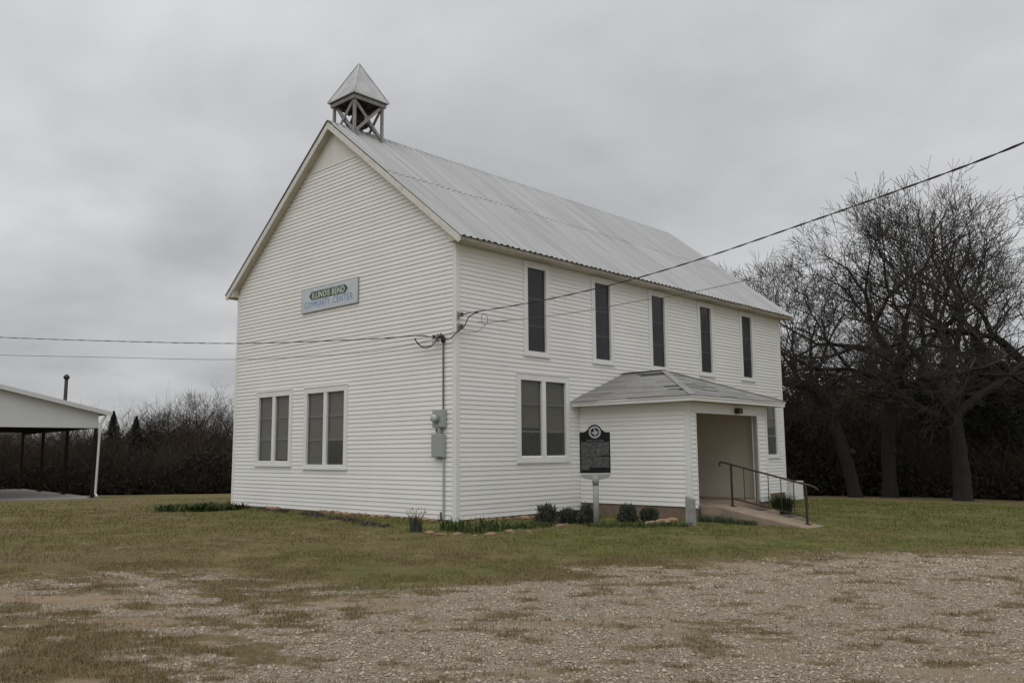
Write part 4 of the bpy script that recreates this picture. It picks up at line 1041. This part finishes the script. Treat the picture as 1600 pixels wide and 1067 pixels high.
# ------------------------------------------------------------------ grass blades and gravel
def scatter(nb, rmin, rmax, seed, power=1.0):
    r_ = np.random.RandomState(seed)
    D = rmin+(rmax-rmin)*r_.rand(nb)**power
    A = YAW+(r_.rand(nb)-0.5)*R(76)
    return CP[0]+np.sin(A)*D, CP[1]+np.cos(A)*D, D, r_
def inside(x, y):
    return ((x > -W_-0.05) & (x < 0.05) & (y > -0.04) & (y < LEN+0.05)) | ((x > -0.1) & (x < PX+0.05) & (y > PY0-0.03) & (y < PY1+0.1)) | ((x > PX) & (x < 5.62) & (y > 4.51) & (y < 6.52))
def grass(name, nb, rmin, rmax, h0, h1, wd, seed, mt_, want):
    x, y, D, r_ = scatter(nb, rmin, rmax, seed)
    g_, d_, gr_, so_ = masks(x, y)
    pr = want(g_, d_, gr_, x, y)
    cl_ = fbm(x*2.2, y*2.2, 3)
    k = (r_.rand(nb) < pr*sstep(0.25, 0.6, cl_)) & ~inside(x, y)
    x, y, D = x[k], y[k], D[k]; n_ = len(x); z = terrain(x, y)
    h_ = (h0+(h1-h0)*r_.rand(n_)**1.6)*(0.7+0.6*cl_[k]); a_ = r_.rand(n_)*6.283; ln = h_*(0.25+0.8*r_.rand(n_)); w_ = wd*(0.6+0.8*r_.rand(n_))*np.maximum(1, D/11)
    ca_, sa_ = np.cos(a_), np.sin(a_); V = np.empty((n_, 3, 3))
    V[:, 0] = np.stack([x-sa_*w_/2, y+ca_*w_/2, z-0.004], 1); V[:, 1] = np.stack([x+sa_*w_/2, y-ca_*w_/2, z-0.004], 1); V[:, 2] = np.stack([x+ca_*ln, y+sa_*ln, z+h_], 1)
    me = fast_mesh(name, V.reshape(-1, 3), np.arange(n_*3).reshape(-1, 3), mt_)
    return link(name, me)
def grass_mat(name, a, b, c):
    mt__ = bpy.data.materials.new(name); mt__.use_nodes = True; nt = mt__.node_tree; bs = nt.nodes['Principled BSDF']; bs.inputs['Roughness'].default_value = 0.9; bs.inputs['Specular IOR Level'].default_value = 0.1
    g_ = N(nt, 'ShaderNodeNewGeometry'); rp = N(nt, 'ShaderNodeValToRGB'); rp.color_ramp.elements[0].color = (*a, 1); rp.color_ramp.elements[1].color = (*c, 1); e_ = rp.color_ramp.elements.new(0.5); e_.color = (*b, 1)
    L(nt, g_.outputs['Random Per Island'], rp.inputs[0]); L(nt, rp.outputs[0], bs.inputs['Base Color']); return mt__
GD = grass_mat('dry_grass', (0.098, 0.076, 0.036), (0.180, 0.138, 0.068), (0.28, 0.22, 0.11))
GN = grass_mat('lot_grass', (0.125, 0.099, 0.052), (0.20, 0.158, 0.088), (0.29, 0.235, 0.14))
GG = grass_mat('green_grass', (0.052, 0.078, 0.016), (0.108, 0.124, 0.030), (0.21, 0.19, 0.060))
tag(grass('dry_grass', 300000, 4.6, 26, 0.012, 0.05, 0.006, 1, GD, lambda g_, d_, gr_, x, y: (1-0.93*g_)*(1-0.85*d_)*(1-0.7*gr_)), 'short dry tan grass across the lawn and car park', 'grass', None, 'stuff')
tag(grass('green_grass', 300000, 5.0, 32, 0.015, 0.065, 0.006, 2, GG, lambda g_, d_, gr_, x, y: (1-0.97*g_)*(1-0.9*d_)*(0.15+0.85*gr_)), 'short green grass round the hall', 'grass', None, 'stuff')
tag(grass('near_grass', 420000, 4.5, 13, 0.010, 0.030, 0.005, 12, GN, lambda g_, d_, gr_, x, y: (1-g_)**2*(1-0.85*d_)), 'dry grass tufts spreading through the gravel', 'grass', None, 'stuff')
# gravel stones
x, y, D, r_ = scatter(210000, 4.5, 17, 3, 1.25)
g_, d_, gr_, so_ = masks(x, y)
k = (r_.rand(len(x)) < (0.01+0.97*g_**1.5)) & ~inside(x, y)
x, y, D = x[k], y[k], D[k]; n_ = len(x); z = terrain(x, y)-0.013
s_ = (0.0042+0.012*r_.rand(n_)**3+0.008*(r_.rand(n_) > 0.985))*np.maximum(1, D/10)
base = np.array([(1, 0, 0), (-0.1, 1, 0), (-1, 0.1, 0), (0.1, -1, 0), (0.1, 0.05, 0.75), (0, 0, -0.5)])
ang_ = r_.rand(n_)*6.283; ca_, sa_ = np.cos(ang_), np.sin(ang_)
V = base[None]*(0.65+0.7*r_.rand(n_, 6, 3)); V = V*s_[:, None, None]
V = np.stack([V[..., 0]*ca_[:, None]-V[..., 1]*sa_[:, None], V[..., 0]*sa_[:, None]+V[..., 1]*ca_[:, None], V[..., 2]], -1)
V += np.stack([x, y, z+s_*0.25], 1)[:, None]
F = np.array([(0,1,4),(1,2,4),(2,3,4),(3,0,4)])
F = (F[None]+(np.arange(n_)*6)[:, None, None]).reshape(-1, 3)
GS = grass_mat('gravel_stones', (0.155, 0.124, 0.090), (0.34, 0.284, 0.215), (0.53, 0.460, 0.365))
tag(link('gravel', fast_mesh('gravel', V.reshape(-1, 3), F, GS)), 'loose tan gravel of the car park', 'gravel', None, 'stuff')

# ------------------------------------------------------------------ trees
class TreeB:
    def __init__(s, seed): s.r = random.Random(seed); s.thick = []; s.thin = []
    def fork(s, p, d, ln, rad, lvl, top, P, out):
        """oak-like forking: every length bends, throws side shoots and splits at its tip"""
        r = s.r; n = 5 if lvl < 2 else (3 if lvl < 5 else 2); q = p.copy(); pts = [q.copy()]; rads = [rad]; end = max(rad*0.74, P['rmin'])
        g = P['g'][min(lvl, len(P['g'])-1)]; u = P['u'][min(lvl, len(P['u'])-1)]
        for i in range(n):
            d = (d+Vector((r.gauss(0, g), r.gauss(0, g), r.gauss(0, g)*0.8+u))+out*0.055).normalized()
            q = q+d*(ln/n); pts.append(q.copy()); rads.append(rad+(end-rad)*(i+1)/n)
        (s.thick if lvl <= 1 else s.thin).append((pts, rads, 8 if lvl < 1 else (6 if lvl < 3 else (4 if lvl < 5 else 3))))
        if lvl >= top: return
        kids = 3 if r.random() < P['three'] else 2; az0 = r.uniform(0, 6.28); a = d.cross(Vector((0.3, 0.2, 0.9))).normalized(); b = d.cross(a)
        for k in range(kids):
            az = az0+6.283*k/kids+r.uniform(-0.5, 0.5); sp = R(r.uniform(14, 40))
            nd = d*math.cos(sp)+(a*math.cos(az)+b*math.sin(az))*math.sin(sp)
            s.fork(q, nd, ln*r.uniform(0.66, 0.92), max(end*r.uniform(0.66, 0.86), P['rmin']), lvl+1, top, P, out)
        if lvl >= 1:
            for k in range(P['side'] if lvl < 4 else 1+(r.random() < 0.6)):
                t = r.uniform(0.15, 0.9)*n; i = min(int(t), n-1); c = pts[i].lerp(pts[i+1], t-i); az = r.uniform(0, 6.28); sp = R(r.uniform(35, 65))
                nd = d*math.cos(sp)+(a*math.cos(az)+b*math.sin(az))*math.sin(sp)
                s.fork(c, nd, ln*r.uniform(0.45, 0.75), max(rad*0.38, P['rmin']), max(lvl+2, top-2), top, P, out)
    @staticmethod
    def mesh(lst, name, mt_):
        V = []; F = []; base_ = 0
        for pts, rads, n in lst:
            m_ = len(pts); P_ = np.array([p[:] for p in pts]); T = np.gradient(P_, axis=0); T /= np.linalg.norm(T, axis=1)[:, None]+1e-9
            ref = np.array([0.31, 0.9, 0.25]); A = np.cross(T, ref); A /= np.linalg.norm(A, axis=1)[:, None]+1e-9; B = np.cross(T, A)
            th = np.arange(n)*2*math.pi/n
            rg_ = np.array(rads)[:, None, None]*(A[:, None]*np.cos(th)[None, :, None]+B[:, None]*np.sin(th)[None, :, None])
            V.append((P_[:, None]+rg_).reshape(-1, 3))
            i, k = np.meshgrid(np.arange(m_-1), np.arange(n), indexing='ij'); k2 = (k+1) % n
            F.append(np.stack([i*n+k, i*n+k2, (i+1)*n+k2, (i+1)*n+k], -1).reshape(-1, 4)+base_); base_ += m_*n
        return fast_mesh(name, np.concatenate(V), np.concatenate(F), mt_, True)
OAK = dict(g=(0.13, 0.13, 0.12, 0.11, 0.10, 0.09), u=(-0.01, 0.02, 0.035, 0.04, 0.045, 0.05), three=0.27, side=1, rmin=0.0078, levels=7)
def oak(seed, base, trunk, limbs, r0, label, P=OAK, group='bare oaks at the wood edge', tm='bark', cm='twig', rot=0.0):
    """trunk: local polyline (right, depth, up) ; limbs: (t index, dir, length, radius)"""
    tb = TreeB(seed); ex_ = Vector((0.73, 0.683, 0)); ey_ = Vector((-0.683, 0.73, 0))
    def loc(v): return ex_*v[0]+ey_*v[1]+Vector((0, 0, v[2]))
    tp = bez([loc(v) for v in trunk], 4); n_ = len(tp)
    rd = [r0*(1.0-0.35*i/(n_-1))+(0.35*r0 if i == 0 else (0.10*r0 if i == 1 else 0)) for i in range(n_)]
    rd = [q*(1+0.035*math.sin(i*1.9+seed)+tb.r.uniform(-0.05, 0.05)) for i, q in enumerate(rd)]
    tb.thick.append((tp, rd, 14))
    for t, d, ln, rr_ in limbs:
        i = min(int(t*(n_-1)), n_-1); dv_ = loc(d).normalized(); tb.fork(tp[i], dv_, ln*0.285, rr_, 0, P['levels'], P, Vector((dv_.x, dv_.y, 0)))
    o = empty('oak_tree', base, label, 'tree', group)
    link('trunk', tb.mesh(tb.thick, 'trunk', M[tm]), o, Matrix.Translation(base))
    link('crown', tb.mesh(tb.thin, 'crown', M[cm]), o, Matrix.Translation(base))
    return o
t1 = oak(101, spot(1334, 38.5), [(0, 0, -0.3), (-0.35, 0, 1.6), (-0.75, 0.1, 3.1), (-1.25, 0.1, 4.2), (-2.0, 0.1, 4.7), (-3.0, 0.2, 4.9)],
    [(1.0, (-1, 0.2, 0.9), 4.4, 0.13), (0.95, (-0.4, -0.3, 1), 4.4, 0.12), (0.72, (0.3, 0.3, 1), 4.4, 0.11), (0.62, (0.4, -0.4, 0.8), 3.4, 0.09), (0.5, (-0.8, 0.2, 0.35), 2.6, 0.06)], 0.27,
    'bare oak leaning left towards the hall, its trunk bending over')
t2 = oak(102, spot(1386, 39.5), [(0, 0, -0.3), (0.05, 0, 2.0), (0.2, 0, 3.4), (0.45, 0, 4.6), (0.75, 0, 5.6)],
    [(1.0, (-0.85, 0.1, 0.80), 7.0, 0.17), (1.0, (-0.35, 0.2, 1), 7.0, 0.17), (1.0, (0.15, 0.1, 1), 6.8, 0.17), (0.95, (0.65, -0.2, 1), 5.6, 0.14), (0.85, (-1, -0.2, 0.36), 7.0, 0.15), (0.75, (0.9, 0.3, 0.35), 5.0, 0.12), (0.68, (-0.8, 0.5, 0.25), 5.2, 0.11), (0.7, (-0.3, -0.9, 0.4), 5.0, 0.11)], 0.31,
    'large bare oak with knotted trunk and limbs sweeping left')
t3 = oak(103, spot(1499, 38.0), [(0, 0, -0.3), (0.0, 0, 1.4), (-0.05, 0, 2.6), (-0.15, 0, 3.4)],
    [(1.0, (-0.45, 0.1, 1), 8.0, 0.22), (1.0, (0.30, 0.1, 1), 8.6, 0.22), (0.95, (0.85, -0.1, 0.9), 8.2, 0.19), (0.9, (-0.8, 0.3, 0.8), 6.6, 0.16), (1.0, (-0.05, -0.5, 1), 7.4, 0.17), (0.95, (0.1, 0.7, 0.8), 7.0, 0.15), (0.9, (-0.8, -0.4, 0.7), 5.6, 0.12)], 0.35,
    'tallest bare oak, thick dark trunk near the right edge')
t4 = oak(104, spot(1640, 41), [(0, 0, -0.3), (0, 0, 2.0), (-0.1, 0, 3.8), (-0.2, 0, 4.8)],
    [(1.0, (-0.30, 0, 1), 9.2, 0.20), (1.0, (0.4, 0.1, 1), 8.6, 0.18), (0.9, (-0.8, 0, 0.9), 8.8, 0.19), (0.9, (0.9, 0.2, 0.6), 6.4, 0.15), (0.95, (0, -0.6, 1), 6.8, 0.15)], 0.34, 'bare oak reaching in from beyond the right edge')
THIN = dict(OAK); THIN['u'] = (0.03, 0.07, 0.09, 0.09, 0.08, 0.06); THIN['levels'] = 6; THIN['g'] = (0.08, 0.08, 0.08, 0.08, 0.08, 0.08)
t5 = oak(105, spot(1195, 50), [(0, 0, -0.3), (0.1, 0, 2.5), (0.1, 0, 5.0)],
    [(1.0, (-0.4, 0, 1), 7.6, 0.12), (1.0, (0.3, 0.1, 1), 7.8, 0.12), (0.9, (-0.8, 0.2, 0.8), 6.6, 0.10), (0.9, (0.8, 0, 0.9), 6.6, 0.10), (0.95, (0, -0.5, 1), 6.8, 0.10)], 0.28,
    'pale bare tree rising behind the far end of the roof', THIN, tm='twig_pale', cm='twig_pale')
t6 = oak(106, spot(1270, 47), [(0, 0, -0.3), (0.1, 0, 2.5), (0.0, 0, 4.4)],
    [(1.0, (-0.4, 0, 1), 6.6, 0.14), (1.0, (0.4, 0.1, 1), 6.8, 0.15), (0.9, (-0.9, 0.2, 0.6), 6.0, 0.12), (0.9, (0.9, 0, 0.7), 5.8, 0.12)], 0.26, 'slender bare tree behind the leaning oak', THIN)
for tr, dx, dz in ((t1, -0.14, 1.85), (t2, 0.20, 1.9)):
    b0 = ORG[tr.name]+Vector((0.73, 0.683, 0))*dx+Vector((0.683, -0.73, 0))*0.16+Vector((0, 0, dz-0.14))
    MB().lathe(b0, [(0.04, 0), (0.13, 0.04), (0.17, 0.13), (0.14, 0.23), (0.05, 0.30)], 10).build('burl', M['bark'], tr, smooth=True)
def clone(src, base, rotz, sc, label, group, name=None):
    o = src.copy(); COL.objects.link(o); o.location = base; o.rotation_euler = (0, 0, rotz); o.scale = (sc,)*3; tag(o, label, None, group)
    for ch in list(src.children):
        c = ch.copy(); COL.objects.link(c); c.parent = o
    return o
clone(t2, spot(1560, 50), 2.2, 0.95, 'bare oak standing behind the tallest one on the right', 'bare oaks at the wood edge')
clone(t3, spot(1430, 54), 1.1, 0.82, 'farther bare oak between the two big right-hand trunks', 'bare oaks at the wood edge')
# small bare trees over the far left wood
for k, (px, D, sc, rz, lb) in enumerate(((300, 60, 0.50, 0.5, 'small bare tree topping the left wood, midway along'), (342, 57, 0.48, 2.1, 'bare treetop beside the left edge of the hall'), (255, 60, 0.40, 3.6, 'low bare treetop right of the dark cedars'), (372, 62, 0.52, 4.4, 'bare tree half hidden behind the hall corner'))):
    clone(t6 if k % 2 else t2, spot(px, D), rz, sc, lb, 'bare trees over the left wood')
# cedars
def cedar_leaves(seed, n_, h_, rad):
    r_ = np.random.RandomState(seed); t = r_.rand(n_)**0.85; a_ = r_.rand(n_)*6.283; prof = rad*(1-t)**0.95*(0.45+0.55*np.sin(t*21+2.5*np.sin(3*a_+seed)+r_.rand()*6)**2)*(0.25+0.85*r_.rand(n_)**0.6)
    c = np.stack([prof*np.cos(a_), prof*np.sin(a_), h_*(0.04+0.96*t)], 1)
    d = np.stack([np.cos(a_), np.sin(a_), 0.7+0*a_], 1)+0.5*r_.randn(n_, 3); d /= np.linalg.norm(d, axis=1)[:, None]
    s2 = np.cross(d, r_.randn(n_, 3)); s2 /= np.linalg.norm(s2, axis=1)[:, None]; l_ = ((0.10+0.18*r_.rand(n_))*(1-0.6*t))[:, None]*(h_/6)
    V_ = np.stack([c-s2*l_*0.3, c+s2*l_*0.3, c+d*l_], 1); return V_.reshape(-1, 3), np.arange(n_*3).reshape(-1, 3)
def cedar(seed, base, h_, rad, label, group):
    o = empty('cedar_tree', base, label, 'tree', group)
    MBt = MB().tube([base-Vector((0, 0, 0.2)), base+Vector((0, 0, h_*0.9))], [0.12, 0.02], 6); MBt.build('trunk', M['bark'], o)
    v_, f_2 = cedar_leaves(seed, 9000, h_, rad); link('crown', fast_mesh('crown', v_, f_2, M['cedar']), o, Matrix.Translation(base)); return o
c1 = cedar(1, spot(175, 57), 5.0, 1.5, 'dark cedar with the highest tip, just right of the pavilion', 'cedars')
c2 = cedar(2, spot(211, 58), 4.8, 1.7, 'dark cedar second from the pavilion', 'cedars')
cedar(3, spot(1540, 43), 7.6, 2.3, 'dark cedar behind the tallest oak', 'cedars')
cedar(4, spot(1450, 46), 6.4, 2.2, 'dark cedar between the right-hand oak trunks', 'cedars')
# the woods behind: dense brush that reads as one mass
def woods(name, spans_, seed, n_tw, n_lf, label):
    r_ = np.random.RandomState(seed); TV = []; LV = []
    def pick(n_):
        k = r_.randint(0, len(spans_), n_); S_ = np.array(spans_)[k]
        px = S_[:, 0]+(S_[:, 1]-S_[:, 0])*r_.rand(n_); D = S_[:, 2]+(S_[:, 3]-S_[:, 2])*r_.rand(n_); A = YAW+np.arctan((px-800)/FPX)
        return CP[0]+np.sin(A)*D, CP[1]+np.cos(A)*D, S_[:, 4], S_[:, 5]
    x, y, hb, hl = pick(n_tw); z = terrain(x, y)
    # brush: thin upright three-sided stems, thinning towards the top
    lump = np.clip(1.0+2.2*(fbm(x*0.30, y*0.30, 3)-0.5), 0.45, 1.35); h_ = hb*lump*(0.35+0.75*r_.rand(n_tw)**1.3); t0 = h_*r_.rand(n_tw)*0.75
    ln = 0.5+1.5*r_.rand(n_tw); d = np.stack([r_.randn(n_tw)*0.55, r_.randn(n_tw)*0.55, 0.8+0*x], 1); d /= np.linalg.norm(d, axis=1)[:, None]
    c = np.stack([x, y, z+t0], 1); w_ = (0.005+0.010*r_.rand(n_tw)**2)[:, None]; s2 = np.cross(d, r_.randn(n_tw, 3)); s2 /= np.linalg.norm(s2, axis=1)[:, None]
    mid = c+d*(ln*0.5)[:, None]+r_.randn(n_tw, 3)*0.08; end = c+d*ln[:, None]+r_.randn(n_tw, 3)*0.2
    V_ = np.stack([c-s2*w_, c+s2*w_, mid+s2*w_*0.7, mid-s2*w_*0.7, end], 1).reshape(-1, 3); b = np.arange(n_tw)*5
    F_ = np.concatenate([np.stack([b, b+1, b+2], 1), np.stack([b, b+2, b+3], 1), np.stack([b+3, b+2, b+4], 1)])
    o1 = empty(name, (float(x.mean()), float(y.mean()), float(z.mean())), label, 'wood'); o1['kind'] = 'stuff'
    q = link('brush', fast_mesh('brush', V_, F_, M['brush']), o1); q['kind'] = 'stuff'
    x, y, hb, hl = pick(n_lf); z = terrain(x, y); lump = np.clip(1.0+2.8*(fbm(x*0.32+40, y*0.32, 3)-0.5), 0.25, 1.6); h_ = hl*lump*r_.rand(n_lf)**0.8
    c = np.stack([x, y, z+h_], 1); l_ = (0.08+0.17*r_.rand(n_lf))[:, None]; d = r_.randn(n_lf, 3)+[0, 0, 0.4]; d /= np.linalg.norm(d, axis=1)[:, None]
    s2 = np.cross(d, r_.randn(n_lf, 3)); s2 /= np.linalg.norm(s2, axis=1)[:, None]
    V_ = np.stack([c-s2*l_*0.4, c+s2*l_*0.4, c+d*l_], 1).reshape(-1, 3)
    q = link('understorey', fast_mesh('understorey', V_, np.arange(n_lf*3).reshape(-1, 3), M['undergrowth']), o1); q['kind'] = 'stuff'
woods('woods', [(1150, 1700, 41, 47, 4.5, 3.0), (1150, 1700, 46, 54, 6.5, 4.2), (1150, 1700, 53, 62, 8.0, 5.2)], 5, 110000, 190000, 'dark tangled wood behind the oaks on the right')
woods('woods', [(-150, 480, 54, 58, 3.8, 1.6), (-150, 480, 57, 63, 4.6, 2.2), (-150, 480, 62, 70, 5.2, 2.8), (230, 480, 58, 68, 5.6, 2.8)], 6, 170000, 130000, 'dark brown wood along the left horizon behind the pavilion')
woods('woods', [(480, 1150, 58, 66, 6.0, 4.0)], 7, 20000, 40000, 'dark wood hidden behind the hall')

# ------------------------------------------------------------------ pavilion at the left
pc = spot(148, 38.0); pf = spot(33, 50.5); pc.z = pf.z = tz(pc.x, pc.y)
dd_ = Vector((pf.x-pc.x, pf.y-pc.y, 0)).normalized(); ll_ = Vector((-dd_.y, dd_.x, 0))     # deep, left
if ll_.dot(Vector(RT)) > 0: ll_ = -ll_
pav = empty('pavilion', pc, 'open white metal pavilion with dark posts at the left edge', 'pavilion')
def PV(l_, d, z): return pc+ll_*l_+dd_*d+Vector((0, 0, z))
PWD, PDP, PEH = 9.6, 12.6, 2.78
MB().prism([PV(-0.25, -0.25, -0.3), PV(PWD+0.25, -0.25, -0.3), PV(PWD+0.25, PDP+0.25, -0.3), PV(-0.25, PDP+0.25, -0.3)], (0, 0, 0.33)).build('slab', M['pale_slab'], pav)
sl_p = 0.235
for d in (0, PDP):
    n0 = -0.06 if d == 0 else 0.0
    MB().prism([PV(-0.06, d+n0, PEH), PV(PWD+0.06, d+n0, PEH), PV(PWD+0.06, d+n0, PEH+0.62), PV(PWD/2, d+n0, PEH+0.62+sl_p*PWD/2), PV(-0.06, d+n0, PEH+0.62)], dd_*0.06).build('gable_sheet', M['pav_white'], pav)
for s in (0, 1):
    e0 = -0.42 if s == 0 else PWD+0.42
    mb = MB().prism([PV(e0, -0.30, PEH+0.62-sl_p*0.42+0.05), PV(PWD/2, -0.30, PEH+0.62+sl_p*PWD/2+0.05), PV(PWD/2, -0.30, PEH+0.62+sl_p*PWD/2+0.13), PV(e0, -0.30, PEH+0.62-sl_p*0.42+0.13)], dd_*(PDP+0.6))
    mb.build('roof_sheet', M['pav_roof'], pav)
    mb = MB().prism([PV(e0, -0.335, PEH+0.62-sl_p*0.42-0.03), PV(PWD/2, -0.335, PEH+0.62+sl_p*PWD/2-0.03), PV(PWD/2, -0.335, PEH+0.62+sl_p*PWD/2+0.14), PV(e0, -0.335, PEH+0.62-sl_p*0.42+0.14)], dd_*0.03)
    mb.build('rake_trim', M['pav_white'], pav)
    # purlins and side beam
    ln = 0.0 if s == 0 else PWD
    MB().bar(PV(ln, 0.05, PEH+0.10), PV(ln, PDP-0.05, PEH+0.10), 0.12, 0.22).build('side_beam', M['pav_post'], pav)
    for i in range(1, 4):
        t = i/4*PWD/2; xx = t if s == 0 else PWD-t
        MB().bar(PV(xx, 0.06, PEH+0.60+sl_p*t), PV(xx, PDP-0.06, PEH+0.60+sl_p*t), 0.06, 0.10).build('purlin', M['pav_post'], pav)
    for i in range(4):
        dpt = PDP*i/3; MB().box(tuple(PV(ln, dpt, 0.0)-Vector((0.055, 0.055, 0.0))), tuple(PV(ln, dpt, PEH)+Vector((0.055, 0.055, 0)))).build('post', M['pav_post'], pav)
        if s == 0: MB().box(tuple(PV(ln, dpt, 0.06)-Vector((0.14, 0.14, 0.0))), tuple(PV(ln, dpt, 0.08)+Vector((0.14, 0.14, 0)))).build('base_plate', M['pav_post'], pav)
for i in range(4):
    dpt = PDP*i/3+0.08; MB().bar(PV(0.05, dpt, PEH+0.08), PV(PWD-0.05, dpt, PEH+0.08), 0.08, 0.16).build('cross_beam', M['pav_post'], pav)
MB().tube([PV(-0.30, -0.22, PEH+0.50), PV(-0.12, -0.20, PEH+0.15), PV(-0.10, -0.20, PEH-0.1), PV(-0.06, -0.20, 0.2), PV(-0.10, -0.32, 0.08)], 0.045, 8).build('downspout', M['pav_white'], pav)
MB().bar(PV(-0.47, -0.3, PEH+0.60), PV(-0.47, PDP+0.3, PEH+0.60), 0.10, 0.11).build('gutter', M['pav_white'], pav)

# utility pole behind the pavilion
b_ = spot(97, 56); tp_ = at_dist(104, 590, 56)
po = empty('utility_pole', b_, 'dark wooden pole with a small cap rising behind the pavilion roof', 'pole')
MB().tube([b_-Vector((0, 0, 0.3)), b_.lerp(tp_, 0.5), tp_], [0.13, 0.115, 0.10], 10).build('pole', M['pole_wood'], po, smooth=True)
MB().lathe(tp_-Vector((0, 0, 0.10)), [(0.11, 0), (0.17, 0.08), (0.17, 0.16), (0.11, 0.24), (0.05, 0.30)], 10).build('cap', M['cable'], po)
